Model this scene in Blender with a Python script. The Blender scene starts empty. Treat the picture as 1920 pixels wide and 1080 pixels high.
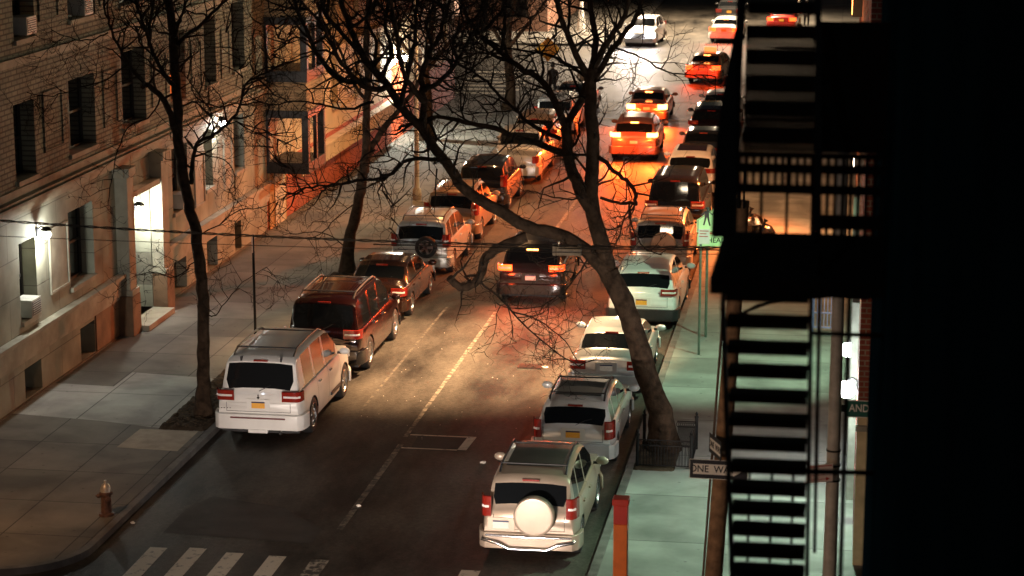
import bpy, math, random
from math import sin, cos, pi, radians, sqrt
from mathutils import Vector, Matrix, Quaternion
random.seed(7)
SC = bpy.context.scene
COL = SC.collection
# ------------------------------------------------------------------ camera
H = 13.7; F = 4150.0
PITCH = math.atan(895/F); YAW = math.atan(650/math.hypot(F, 895))
cd = bpy.data.cameras.new('camera'); cam = bpy.data.objects.new('camera', cd); COL.objects.link(cam)
cam.location = (0, 0, H); cam.rotation_euler = (pi/2-PITCH, 0, YAW)
cd.sensor_width = 36; cd.lens = 36*F/1920; cd.clip_start = .1; cd.clip_end = 1500
cd.dof.use_dof = True; cd.dof.focus_distance = 52; cd.dof.aperture_fstop = 1.6; cd.dof.aperture_blades = 0
SC.camera = cam
# ------------------------------------------------------------------ night sky
W = bpy.data.worlds.new('World'); SC.world = W; W.use_nodes = True
nt = W.node_tree; nt.nodes.clear()
sky = nt.nodes.new('ShaderNodeTexSky'); sky.sky_type = 'NISHITA'; sky.sun_disc = False
sky.sun_elevation = radians(1.0); sky.sun_rotation = radians(200)
bg = nt.nodes.new('ShaderNodeBackground'); bg.inputs['Strength'].default_value = .006
wo = nt.nodes.new('ShaderNodeOutputWorld')
nt.links.new(sky.outputs[0], bg.inputs[0]); nt.links.new(bg.outputs[0], wo.inputs[0])
SC.view_settings.view_transform = 'Standard'; SC.view_settings.look = 'None'
SC.view_settings.exposure = 1.5; SC.view_settings.gamma = 1
# moonlight
sd = bpy.data.lights.new('moon', 'SUN'); sd.energy = .02; sd.angle = radians(.5); sd.color = (.75, .85, 1)
so = bpy.data.objects.new('moon', sd); COL.objects.link(so); so.rotation_euler = (radians(35), 0, radians(-25))

SODIUM = (1, .40, .10); TAN = (1, .72, .42); COOL = (.78, 1, .86); WHITE = (.97, 1, .84); REDL = (1, .10, .015)
def lamp(kind, loc, power, color, target=None, size=.15, angle=70, blend=.5, parent=None):
    l = bpy.data.lights.new('lamp_light', kind); l.energy = power; l.color = color; l.shadow_soft_size = size
    if kind == 'SPOT': l.spot_size = radians(angle); l.spot_blend = blend
    o = bpy.data.objects.new('lamp_light', l); COL.objects.link(o); o.location = loc
    if target is not None:
        o.rotation_euler = (Vector(target)-Vector(loc)).to_track_quat('-Z', 'Y').to_euler()
    return o
# ------------------------------------------------------------------ where a point of the photo lies in the place
_f = (-sin(YAW)*cos(PITCH), cos(YAW)*cos(PITCH), -sin(PITCH)); _r = (cos(YAW), sin(YAW), 0)
_u = (-sin(YAW)*sin(PITCH), cos(YAW)*sin(PITCH), cos(PITCH))
def ray(px, py):
    a = (px-960)/F; b = (540-py)/F
    return [_f[i]+a*_r[i]+b*_u[i] for i in range(3)]
def gz(px, py, z=0):
    d = ray(px, py); t = (z-H)/d[2]; return Vector((d[0]*t, d[1]*t, z))
def gx(px, py, x):
    d = ray(px, py); t = x/d[0]; return Vector((x, d[1]*t, H+d[2]*t))
def gy(px, py, y):
    d = ray(px, py); t = y/d[1]; return Vector((d[0]*t, y, H+d[2]*t))

# ------------------------------------------------------------------ materials
MATS = {}
def mat(name, col=(.5, .5, .5), rough=.6, metal=0, coat=0, emit=None, es=0, noise=0, nscale=4, bump=0, bscale=30, spec=None):
    if name in MATS: return MATS[name]
    m = bpy.data.materials.new(name); m.use_nodes = True; t = m.node_tree
    b = t.nodes['Principled BSDF']; c4 = (*col, 1)
    b.inputs['Base Color'].default_value = c4; b.inputs['Roughness'].default_value = rough
    b.inputs['Metallic'].default_value = metal; b.inputs['Coat Weight'].default_value = coat
    b.inputs['Coat Roughness'].default_value = .04
    if spec is not None: b.inputs['Specular IOR Level'].default_value = spec
    if emit: b.inputs['Emission Color'].default_value = (*emit, 1); b.inputs['Emission Strength'].default_value = es
    tc = t.nodes.new('ShaderNodeNewGeometry')
    if noise:
        n = t.nodes.new('ShaderNodeTexNoise'); n.inputs['Scale'].default_value = nscale; n.inputs['Detail'].default_value = 6
        t.links.new(tc.outputs['Position'], n.inputs['Vector'])
        r = t.nodes.new('ShaderNodeMapRange'); r.inputs[1].default_value = .3; r.inputs[2].default_value = .7
        r.inputs[3].default_value = 1-noise; r.inputs[4].default_value = 1+noise
        t.links.new(n.outputs[0], r.inputs[0])
        v = t.nodes.new('ShaderNodeVectorMath'); v.operation = 'SCALE'; v.inputs[0].default_value = col
        t.links.new(r.outputs[0], v.inputs['Scale']); t.links.new(v.outputs[0], b.inputs['Base Color'])
    if bump:
        n2 = t.nodes.new('ShaderNodeTexNoise'); n2.inputs['Scale'].default_value = bscale; n2.inputs['Detail'].default_value = 5
        t.links.new(tc.outputs['Position'], n2.inputs['Vector'])
        bp = t.nodes.new('ShaderNodeBump'); bp.inputs['Strength'].default_value = bump; bp.inputs['Distance'].default_value = .02
        t.links.new(n2.outputs[0], bp.inputs['Height']); t.links.new(bp.outputs[0], b.inputs['Normal'])
    MATS[name] = m; return m
def paint(name, col, metal=.3, rough=.3):
    return mat('paint_'+name, col, rough, metal, coat=.7, noise=.06, nscale=2.5, bump=.015, bscale=3)

def brick_mat(name, c1, c2, mortar, plane='YZ', scale=1.0, bw=.22, bh=.075, ms=.012, rough=.85):
    m = bpy.data.materials.new(name); m.use_nodes = True; t = m.node_tree; b = t.nodes['Principled BSDF']
    g = t.nodes.new('ShaderNodeNewGeometry'); s = t.nodes.new('ShaderNodeSeparateXYZ'); c = t.nodes.new('ShaderNodeCombineXYZ')
    t.links.new(g.outputs['Position'], s.inputs[0])
    t.links.new(s.outputs[1 if plane == 'YZ' else 0], c.inputs[0]); t.links.new(s.outputs[2], c.inputs[1])
    k = t.nodes.new('ShaderNodeTexBrick'); t.links.new(c.outputs[0], k.inputs['Vector'])
    k.inputs['Color1'].default_value = (*c1, 1); k.inputs['Color2'].default_value = (*c2, 1); k.inputs['Mortar'].default_value = (*mortar, 1)
    k.inputs['Scale'].default_value = 1; k.inputs['Brick Width'].default_value = bw*scale; k.inputs['Row Height'].default_value = bh*scale
    k.inputs['Mortar Size'].default_value = ms*scale; k.inputs['Mortar Smooth'].default_value = .3
    n = t.nodes.new('ShaderNodeTexNoise'); n.inputs['Scale'].default_value = .9; n.inputs['Detail'].default_value = 8
    t.links.new(g.outputs['Position'], n.inputs['Vector'])
    r = t.nodes.new('ShaderNodeMapRange'); r.inputs[1].default_value = .3; r.inputs[2].default_value = .7; r.inputs[3].default_value = .6; r.inputs[4].default_value = 1.3
    t.links.new(n.outputs[0], r.inputs[0])
    v = t.nodes.new('ShaderNodeVectorMath'); v.operation = 'SCALE'
    t.links.new(k.outputs['Color'], v.inputs[0]); t.links.new(r.outputs[0], v.inputs['Scale']); t.links.new(v.outputs[0], b.inputs['Base Color'])
    bp = t.nodes.new('ShaderNodeBump'); bp.inputs['Strength'].default_value = .8; bp.inputs['Distance'].default_value = .02; bp.invert = True
    t.links.new(k.outputs['Fac'], bp.inputs['Height']); t.links.new(bp.outputs[0], b.inputs['Normal'])
    b.inputs['Roughness'].default_value = rough; MATS[name] = m; return m

def asphalt_mat():
    m = bpy.data.materials.new('asphalt'); m.use_nodes = True; t = m.node_tree; b = t.nodes['Principled BSDF']
    g = t.nodes.new('ShaderNodeNewGeometry')
    mp = t.nodes.new('ShaderNodeVectorMath'); mp.operation = 'MULTIPLY'; mp.inputs[1].default_value = (1, .35, 1)
    t.links.new(g.outputs['Position'], mp.inputs[0])
    n = t.nodes.new('ShaderNodeTexNoise'); n.inputs['Scale'].default_value = .55; n.inputs['Detail'].default_value = 9; n.inputs['Roughness'].default_value = .65
    t.links.new(mp.outputs[0], n.inputs['Vector'])
    cr = t.nodes.new('ShaderNodeValToRGB'); e = cr.color_ramp.elements
    e[0].position = .36; e[0].color = (.014, .013, .012, 1); e[1].position = .66; e[1].color = (.125, .11, .09, 1)
    t.links.new(n.outputs[0], cr.inputs[0])
    # light speckle of stones and litter
    v = t.nodes.new('ShaderNodeTexVoronoi'); v.inputs['Scale'].default_value = 4.0; t.links.new(g.outputs['Position'], v.inputs['Vector'])
    r = t.nodes.new('ShaderNodeMapRange'); r.inputs[1].default_value = .075; r.inputs[2].default_value = .03; r.inputs[3].default_value = 0; r.inputs[4].default_value = 1
    t.links.new(v.outputs['Distance'], r.inputs[0])
    n3 = t.nodes.new('ShaderNodeTexNoise'); n3.inputs['Scale'].default_value = 1.2; t.links.new(g.outputs['Position'], n3.inputs['Vector'])
    r3 = t.nodes.new('ShaderNodeMapRange'); r3.inputs[1].default_value = .6; r3.inputs[2].default_value = .75; t.links.new(n3.outputs[0], r3.inputs[0])
    ml = t.nodes.new('ShaderNodeMath'); ml.operation = 'MULTIPLY'; t.links.new(r.outputs[0], ml.inputs[0]); t.links.new(r3.outputs[0], ml.inputs[1])
    gr = t.nodes.new('ShaderNodeTexNoise'); gr.inputs['Scale'].default_value = 9; gr.inputs['Detail'].default_value = 10; gr.inputs['Roughness'].default_value = .8; t.links.new(g.outputs['Position'], gr.inputs['Vector'])
    g2 = t.nodes.new('ShaderNodeMapRange'); g2.inputs[1].default_value = .3; g2.inputs[2].default_value = .7; g2.inputs[3].default_value = .55; g2.inputs[4].default_value = 1.5; t.links.new(gr.outputs[0], g2.inputs[0])
    gs = t.nodes.new('ShaderNodeVectorMath'); gs.operation = 'SCALE'; t.links.new(cr.outputs[0], gs.inputs[0]); t.links.new(g2.outputs[0], gs.inputs['Scale'])
    mx = t.nodes.new('ShaderNodeMixRGB'); mx.inputs[2].default_value = (.09, .08, .07, 1)
    t.links.new(ml.outputs[0], mx.inputs[0]); t.links.new(gs.outputs[0], mx.inputs[1]); t.links.new(mx.outputs[0], b.inputs['Base Color'])
    n4 = t.nodes.new('ShaderNodeTexNoise'); n4.inputs['Scale'].default_value = 25; n4.inputs['Detail'].default_value = 6; t.links.new(g.outputs['Position'], n4.inputs['Vector'])
    bp = t.nodes.new('ShaderNodeBump'); bp.inputs['Strength'].default_value = .5; bp.inputs['Distance'].default_value = .02
    t.links.new(n4.outputs[0], bp.inputs['Height']); t.links.new(bp.outputs[0], b.inputs['Normal'])
    rr = t.nodes.new('ShaderNodeMapRange'); rr.inputs[3].default_value = .45; rr.inputs[4].default_value = .8; t.links.new(n.outputs[0], rr.inputs[0])
    t.links.new(rr.outputs[0], b.inputs['Roughness']); b.inputs['Specular IOR Level'].default_value = .18
    MATS['asphalt'] = m; return m
def slab_mat(name, col, sx=1.5, sy=1.6, ox=0, oy=0):
    m = bpy.data.materials.new(name); m.use_nodes = True; t = m.node_tree; b = t.nodes['Principled BSDF']
    g = t.nodes.new('ShaderNodeNewGeometry')
    ad = t.nodes.new('ShaderNodeVectorMath'); ad.operation = 'ADD'; ad.inputs[1].default_value = (ox, oy, 0); t.links.new(g.outputs['Position'], ad.inputs[0])
    k = t.nodes.new('ShaderNodeTexBrick'); t.links.new(ad.outputs[0], k.inputs['Vector']); k.offset = 0
    c = Vector(col); k.inputs['Color1'].default_value = (*(c*1.12), 1); k.inputs['Color2'].default_value = (*(c*.82), 1); k.inputs['Mortar'].default_value = (*(c*.3), 1)
    k.inputs['Scale'].default_value = 1; k.inputs['Brick Width'].default_value = sx; k.inputs['Row Height'].default_value = sy; k.inputs['Mortar Size'].default_value = .015
    n = t.nodes.new('ShaderNodeTexNoise'); n.inputs['Scale'].default_value = .8; n.inputs['Detail'].default_value = 9; n.inputs['Roughness'].default_value = .6; t.links.new(g.outputs['Position'], n.inputs['Vector'])
    r = t.nodes.new('ShaderNodeMapRange'); r.inputs[1].default_value = .3; r.inputs[2].default_value = .7; r.inputs[3].default_value = .7; r.inputs[4].default_value = 1.2
    t.links.new(n.outputs[0], r.inputs[0])
    v = t.nodes.new('ShaderNodeVectorMath'); v.operation = 'SCALE'; t.links.new(k.outputs['Color'], v.inputs[0]); t.links.new(r.outputs[0], v.inputs['Scale'])
    sp = t.nodes.new('ShaderNodeTexVoronoi'); sp.inputs['Scale'].default_value = 2.6; t.links.new(g.outputs['Position'], sp.inputs['Vector'])
    sr = t.nodes.new('ShaderNodeMapRange'); sr.inputs[1].default_value = .05; sr.inputs[2].default_value = .11; sr.inputs[3].default_value = .55; sr.inputs[4].default_value = 1; t.links.new(sp.outputs['Distance'], sr.inputs[0])
    n5 = t.nodes.new('ShaderNodeTexNoise'); n5.inputs['Scale'].default_value = .35; n5.inputs['Detail'].default_value = 4; n5.inputs['Distortion'].default_value = 1.2; t.links.new(g.outputs['Position'], n5.inputs['Vector'])
    s5 = t.nodes.new('ShaderNodeMapRange'); s5.inputs[1].default_value = .45; s5.inputs[2].default_value = .60; s5.inputs[3].default_value = 1.0; s5.inputs[4].default_value = .68; t.links.new(n5.outputs[0], s5.inputs[0])
    m5 = t.nodes.new('ShaderNodeMath'); m5.operation = 'MULTIPLY'; t.links.new(sr.outputs[0], m5.inputs[0]); t.links.new(s5.outputs[0], m5.inputs[1])
    v2 = t.nodes.new('ShaderNodeVectorMath'); v2.operation = 'SCALE'; t.links.new(v.outputs[0], v2.inputs[0]); t.links.new(m5.outputs[0], v2.inputs['Scale'])
    t.links.new(v2.outputs[0], b.inputs['Base Color']); b.inputs['Roughness'].default_value = .85
    n4 = t.nodes.new('ShaderNodeTexNoise'); n4.inputs['Scale'].default_value = 40; t.links.new(g.outputs['Position'], n4.inputs['Vector'])
    bp = t.nodes.new('ShaderNodeBump'); bp.inputs['Strength'].default_value = .3; bp.inputs['Distance'].default_value = .01
    t.links.new(n4.outputs[0], bp.inputs['Height']); t.links.new(bp.outputs[0], b.inputs['Normal'])
    MATS[name] = m; return m
def worn_paint(name, col, under, lo=.34, hi=.46):
    m = bpy.data.materials.new(name); m.use_nodes = True; t = m.node_tree; b = t.nodes['Principled BSDF']
    g = t.nodes.new('ShaderNodeNewGeometry'); n = t.nodes.new('ShaderNodeTexNoise'); n.inputs['Scale'].default_value = 5; n.inputs['Detail'].default_value = 9; n.inputs['Roughness'].default_value = .7
    t.links.new(g.outputs['Position'], n.inputs['Vector'])
    r = t.nodes.new('ShaderNodeMapRange'); r.inputs[1].default_value = lo; r.inputs[2].default_value = hi; t.links.new(n.outputs[0], r.inputs[0])
    mx = t.nodes.new('ShaderNodeMixRGB'); mx.inputs[1].default_value = (*under, 1); mx.inputs[2].default_value = (*col, 1)
    t.links.new(r.outputs[0], mx.inputs[0]); t.links.new(mx.outputs[0], b.inputs['Base Color']); b.inputs['Roughness'].default_value = .7
    MATS[name] = m; return m
def sunk_bark(): return mat('bark', (.026, .019, .014), .95, noise=.45, nscale=9, bump=1.0, bscale=22, spec=.1)

# ------------------------------------------------------------------ mesh collecting
class MB:
    def __init__(s): s.v = []; s.f = []; s.m = []
    def add(s, vs, fs, mi=0):
        o = len(s.v); s.v += [tuple(v) for v in vs]; s.f += [tuple(i+o for i in f) for f in fs]; s.m += [mi]*len(fs); return s
    def box(s, a, b, mi=0, M=None):
        x0, y0, z0 = a; x1, y1, z1 = b
        vs = [Vector(p) for p in ((x0,y0,z0),(x1,y0,z0),(x1,y1,z0),(x0,y1,z0),(x0,y0,z1),(x1,y0,z1),(x1,y1,z1),(x0,y1,z1))]
        if M: vs = [M @ v for v in vs]
        return s.add(vs, [(0,3,2,1),(4,5,6,7),(0,1,5,4),(1,2,6,5),(2,3,7,6),(3,0,4,7)], mi)
    def tube(s, pts, rad, n=8, mi=0, caps=True, closed=False):
        pts = [Vector(p) for p in pts]
        if not hasattr(rad, '__len__'): rad = [rad]*len(pts)
        o = len(s.v); up = Vector((0, 0, 1)); prev = None
        for i, p in enumerate(pts):
            a = pts[i-1] if i > 0 else (pts[-1] if closed else p); b = pts[i+1] if i < len(pts)-1 else (pts[0] if closed else p)
            d = (b-a)
            d = d.normalized() if d.length > 1e-9 else up
            if prev is None:
                x = d.cross(up if abs(d.z) < .9 else Vector((1, 0, 0))).normalized()
            else:
                x = prev - d*prev.dot(d); x = x.normalized() if x.length > 1e-6 else d.orthogonal().normalized()
            prev = x; y = d.cross(x)
            for k in range(n):
                q = 2*pi*k/n; s.v.append(tuple(p+(x*cos(q)+y*sin(q))*rad[i]))
        m = len(pts)
        for i in range(m if closed else m-1):
            for k in range(n):
                a0 = o+i*n+k; a1 = o+i*n+(k+1) % n; b0 = o+((i+1) % m)*n+k; b1 = o+((i+1) % m)*n+(k+1) % n
                s.f.append((a0, a1, b1, b0)); s.m.append(mi)
        if caps and not closed:
            s.f.append(tuple(o+k for k in range(n))[::-1]); s.m.append(mi)
            s.f.append(tuple(o+(m-1)*n+k for k in range(n))); s.m.append(mi)
        return s
    def lathe(s, prof, n=24, M=None, mi=0):   # prof (r, z)
        o = len(s.v)
        for r, z in prof:
            for k in range(n):
                q = 2*pi*k/n; v = Vector((r*cos(q), r*sin(q), z)); s.v.append(tuple(M @ v if M else v))
        for i in range(len(prof)-1):
            for k in range(n):
                s.f.append((o+i*n+k, o+i*n+(k+1) % n, o+(i+1)*n+(k+1) % n, o+(i+1)*n+k)); s.m.append(mi)
        return s
    def disc(s, r, z, n=24, M=None, mi=0, flip=False):
        vs = [Vector((r*cos(2*pi*k/n), r*sin(2*pi*k/n), z)) for k in range(n)]
        if M: vs = [M @ v for v in vs]
        return s.add(vs, [tuple(range(n))[::-1] if flip else tuple(range(n))], mi)
    def build(s, name, mats, parent=None, smooth=None, bevel=0):
        me = bpy.data.meshes.new(name); me.from_pydata(s.v, [], s.f)
        if not isinstance(mats, (list, tuple)): mats = [mats]
        for m in mats: me.materials.append(m)
        if len(mats) > 1: me.polygons.foreach_set('material_index', s.m)
        if smooth is not None:
            me.polygons.foreach_set('use_smooth', [True]*len(me.polygons)); me.set_sharp_from_angle(angle=radians(smooth))
        me.update()
        o = bpy.data.objects.new(name, me); COL.objects.link(o)
        if parent: o.parent = parent
        if bevel:
            bm = o.modifiers.new('bevel', 'BEVEL'); bm.width = bevel; bm.segments = 2; bm.limit_method = 'ANGLE'
        return o
def each(b, name, mats, parent=None, **kw):
    """every separate piece collected in b becomes an object of its own"""
    par = list(range(len(b.v)))
    def find(i):
        while par[i] != i: par[i] = par[par[i]]; i = par[i]
        return i
    for f in b.f:
        for j in f[1:]: par[find(j)] = find(f[0])
    g = {}
    for f, m in zip(b.f, b.m): g.setdefault(find(f[0]), []).append((f, m))
    out = []
    for fs in g.values():
        ids = sorted({i for f, _ in fs for i in f}); mp = {i: k for k, i in enumerate(ids)}
        q = MB(); q.v = [b.v[i] for i in ids]; q.f = [tuple(mp[i] for i in f) for f, _ in fs]; q.m = [m for _, m in fs]
        out.append(q.build(name, mats, parent, **kw))
    return out
def tag(o, label=None, cat=None, group=None, kind=None):
    if label: o['label'] = label
    if cat: o['category'] = cat
    if group: o['group'] = group
    if kind: o['kind'] = kind
    return o
def empty(name, loc=(0, 0, 0), rz=0, label=None, cat=None, group=None):
    o = bpy.data.objects.new(name, None); COL.objects.link(o); o.location = loc; o.rotation_euler = (0, 0, rz); o.empty_display_size = .2
    return tag(o, label, cat, group)
def text(body, size, M, material, parent, name='lettering', align='CENTER', ext=.002):
    c = bpy.data.curves.new('t', 'FONT'); c.body = body; c.size = size; c.extrude = ext; c.align_x = align; c.align_y = 'CENTER'; c.offset = size*.012
    o = bpy.data.objects.new('t', c); COL.objects.link(o); dg = bpy.context.evaluated_depsgraph_get(); dg.update()
    me = bpy.data.meshes.new_from_object(o.evaluated_get(dg)); bpy.data.objects.remove(o); bpy.data.curves.remove(c)
    me.transform(M); me.materials.clear(); me.materials.append(material)
    r = bpy.data.objects.new(name, me); COL.objects.link(r); r.parent = parent; return r
FACE = Matrix.Rotation(pi/2, 4, 'X')     # lettering standing up and facing -Y

# base materials
ASPH = asphalt_mat()
BARK = sunk_bark()
BARKT = mat('lit_trunk_bark', (.042, .027, .017), .95, noise=.5, nscale=7, bump=1.0, bscale=16, spec=.1)  # lighter copy of the bark; lamplight on the trunks put into its colour
GLASS = mat('dark_glass', (.006, .007, .008), .04, 0, coat=.4, bump=.02, bscale=2)
RUBBER = mat('rubber', (.012, .012, .012), .75, noise=.3, nscale=20)
BLACKP = mat('black_plastic', (.012, .012, .013), .5, noise=.2, nscale=15)
CHROME = mat('chrome', (.7, .7, .72), .12, 1, noise=.05, nscale=20)
ALLOY = mat('alloy', (.5, .5, .5), .3, 1, noise=.1, nscale=20)
TAILR = mat('tail_red', (.22, .016, .010), .12, coat=.6, noise=.2, nscale=40)
TAILW = mat('lamp_clear', (.75, .7, .66), .12, coat=.6, noise=.15, nscale=50)
TAILON = mat('tail_lit', (.5, .02, .01), .2, emit=(1, .06, .008), es=2.4, noise=.1)
BRAKEHOT = mat('brake_lit', (.5, .05, .02), .2, emit=(1, .25, .05), es=7, noise=.1)
HEADON = mat('headlamp_lit', (.9, .9, .9), .2, emit=(.95, .92, 1), es=90, noise=.1)
PLATEY = mat('plate_yellow', (.75, .36, .04), .5, noise=.12, nscale=60)
PLATEW = mat('plate_white', (.65, .62, .55), .5, noise=.12, nscale=60)
PLATEB = mat('plate_blue', (.02, .03, .09), .5, noise=.1)
IRON = mat('black_iron', (.010, .010, .010), .7, noise=.3, nscale=12, bump=.3, bscale=40, spec=.2)
# ================================================================== THE SETTING
def sheet(name, x0, x1, y0, y1, z, m, label=None):
    return tag(MB().add([(x0,y0,z),(x1,y0,z),(x1,y1,z),(x0,y1,z)], [(0,1,2,3)]).build(name, m), kind='structure')
LK, RK, LB, RB = -13.84, -4.43, -18.87, .35          # kerbs and building lines
sheet('ground', -900, 900, -300, 1400, -.03, mat('far_ground', (.04, .038, .035), .9, noise=.2))
sheet('road', -70, 60, -5, 420, 0, ASPH)
SLAB = slab_mat('sidewalk_slab', (.155, .145, .125), 1.52, 2.05, .62, .3)
SLABP = slab_mat('pale_slab', (.34, .335, .31), 1.9, 2.6, .1, .4)
KERB = mat('kerb_stone', (.12, .11, .10), .8, noise=.35, nscale=3, bump=.4)
def walk(x0, x1, y0, y1, m=SLAB):
    tag(MB().box((x0, y0, -.02), (x1, y1, .13)).build('sidewalk', m), kind='structure')
def kerb(x0, x1, y0, y1):
    tag(MB().box((x0, y0, -.02), (x1, y1, .137)).build('kerb', KERB, bevel=.02), kind='structure')
# left pavement with a rounded corner
cx, cy, R = LK-1.6, 38.2, 1.6
b = MB(); pts = [(LB-.3, 105), (LB-.3, 36.6)] + [(cx+R*.9*sin(a)-.02, cy-R*cos(a)) for a in [i*pi/2/8 for i in range(9)]] + [(LK-.16, 105)]
n = len(pts); b.add([(x, y, .13) for x, y in pts]+[(x, y, -.02) for x, y in pts], [tuple(range(n))]+[(i, (i+n), (i+1) % n+n, (i+1) % n) for i in range(n)])
tag(b.build('sidewalk', SLAB), kind='structure')
b = MB(); arc = [(cx+(R-.0)*sin(a), cy-R*cos(a)) for a in [i*pi/2/10 for i in range(11)]]
outer = [(-40, 36.6)] + arc + [(LK, 105)]; inner = [(-40, 36.76)] + [(cx+(R-.16)*sin(a), cy-(R-.16)*cos(a)) for a in [i*pi/2/10 for i in range(11)]] + [(LK-.16, 105)]
for i in range(len(outer)-1):
    o0, o1, i0, i1 = outer[i], outer[i+1], inner[i], inner[i+1]
    b.add([(*o0,-.02),(*o1,-.02),(*o1,.137),(*o0,.137),(*i0,.137),(*i1,.137),(*i0,-.02),(*i1,-.02)], [(0,1,2,3),(3,2,5,4),(4,5,7,6)])
tag(b.build('kerb', KERB), kind='structure')
walk(-60, LB-.3, 36.76, 40)
# right pavement: three slabs of different age
SLABR = slab_mat('right_slab', (.27, .28, .25), 4.6, 2.9, .2, .55)
walk(RK+.18, 8, 36.6, 106, SLABR); kerb(RK, RK+.18, 36.6, 106)
# far blocks
walk(-60, LK, 131, 260); kerb(LK, LK+.18, 131, 260); walk(RK+.18, 30, 131, 260); kerb(RK, RK+.18, 131, 260)
walk(8, 30, 36.6, 106, SLABR)
# paler, newer slabs
def patch(name, poly, z, m):
    return tag(MB().add([(x, y, z) for x, y in poly], [tuple(range(len(poly)))]).build(name, m), kind='structure')
patch('sidewalk', [(LB, 46.9), (-16.6, 46.6), (-15.0, 46.2), (-15.12, 50.7), (-17.3, 51.0), (-17.3, 49.6), (LB, 49.7)], .134, SLABP)
patch('sidewalk', [(-15.55, 44.6), (-14.15, 44.5), (-14.15, 46.1), (-15.5, 46.1)], .134, mat('pale_patch', (.36, .31, .24), .85, noise=.2, bump=.3))
# tree pits
DIRT = mat('dirt', (.06, .043, .028), .95, noise=.5, nscale=5, bump=1.0, bscale=14, spec=.1)
def lumpy(name, x0, x1, y0, y1, z, amp, m, nx=26, ny=40, seed=1, kind='structure'):
    rr = random.Random(seed); b = MB(); hs = {}
    for i in range(nx+1):
        for j in range(ny+1):
            e = min(i, nx-i, j, ny-j); h = z + (rr.random()*amp if e > 0 else -.02)
            b.v.append((x0+(x1-x0)*i/nx, y0+(y1-y0)*j/ny, h))
    for i in range(nx):
        for j in range(ny): b.f.append((i*(ny+1)+j, (i+1)*(ny+1)+j, (i+1)*(ny+1)+j+1, i*(ny+1)+j+1)); b.m.append(0)
    return tag(b.build(name, m, smooth=80), kind=kind)
lumpy('tree_pit', -15.12, -14.0, 46.1, 51.8, .14, .07, DIRT)
lumpy('tree_pit', -4.28, -3.38, 44.6, 46.5, .14, .05, DIRT, 16, 20, 3)
lumpy('tree_pit', -15.2, -14.0, 61.4, 63.6, .14, .05, DIRT, 16, 20, 4)

# ---- road paint
WP = worn_paint('road_paint', (.74, .67, .54), (.06, .055, .05))
WPF = worn_paint('faded_road_paint', (.30, .26, .20), (.06, .055, .05), .44, .62)
def mark(x0, x1, y0, y1, m=WP, dx=0, name='road_marking', z=.006):
    tag(MB().add([(x0,y0,z),(x1,y0,z),(x1+dx,y1,z),(x0+dx,y1,z)], [(0,1,2,3)]).build(name, m), kind='structure')
for k, (px, py, q) in enumerate([(318, 1027, 0), (392, 1028, 0), (461, 1037, .03), (541, 1043, .05), (621, 1050, .05)]):
    p = gz(px-20, py); mark(p.x-.17, p.x+.17, p.y-3.0, p.y, WP if k < 4 else worn_paint('rubbed_paint', (.5, .45, .36), (.06, .055, .05), .47, .56), name='crosswalk_bar')
p = gz(885, 1070); mark(p.x-.2, p.x+.16, p.y-.5, p.y, name='crosswalk_bar')
mark(-9.62, -9.49, 40.2, 46.2, WPF); mark(-9.63, -9.53, 46.8, 59.5, worn_paint('worn_line', (.40, .34, .26), (.075, .065, .05), .44, .62)); mark(-11.08, -11.01, 48.5, 60, worn_paint('ghost_paint', (.16,.135,.10), (.05,.045,.04), .42, .6)); mark(-9.64, -9.52, 60.5, 98, WPF)
# a patched trench with pale edges in the road
mark(-9.5, -8.0, 46.95, 47.02, WP); mark(-9.5, -8.25, 45.9, 45.97, WP); mark(-8.25, -8.05, 45.95, 46.95, WP, dx=.05)
patch('road', [(-9.3, 46.0), (-8.3, 46.0), (-8.1, 46.9), (-9.3, 46.9)], .004, mat('trench_patch', (.035, .034, .034), .8, noise=.2))
patch('road', [(-12.9, 39.5), (-9.9, 39.3), (-9.9, 40.2), (-11, 41.4), (-12.6, 41.9), (-12.9, 41)], .003, mat('road_repair', (.05, .045, .04), .85, noise=.35, nscale=1.5, bump=.4))
for k in range(9): mark(-13.4+k*1.0, -12.95+k*1.0, 101.5, 105.2, WP, name='crosswalk_bar')
mark(-13.6, -4.6, 99.3, 99.75, WP); mark(-13.6, -4.6, 105.6, 105.8, WPF)
for k in range(9): mark(-13.4+k*1.0, -12.95+k*1.0, 122, 125.2, WPF, name='crosswalk_bar')
for k in range(7): mark(-19.8, -16.4, 107.6+k*1.5, 108.2+k*1.5, WP, name='crosswalk_bar')

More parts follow.
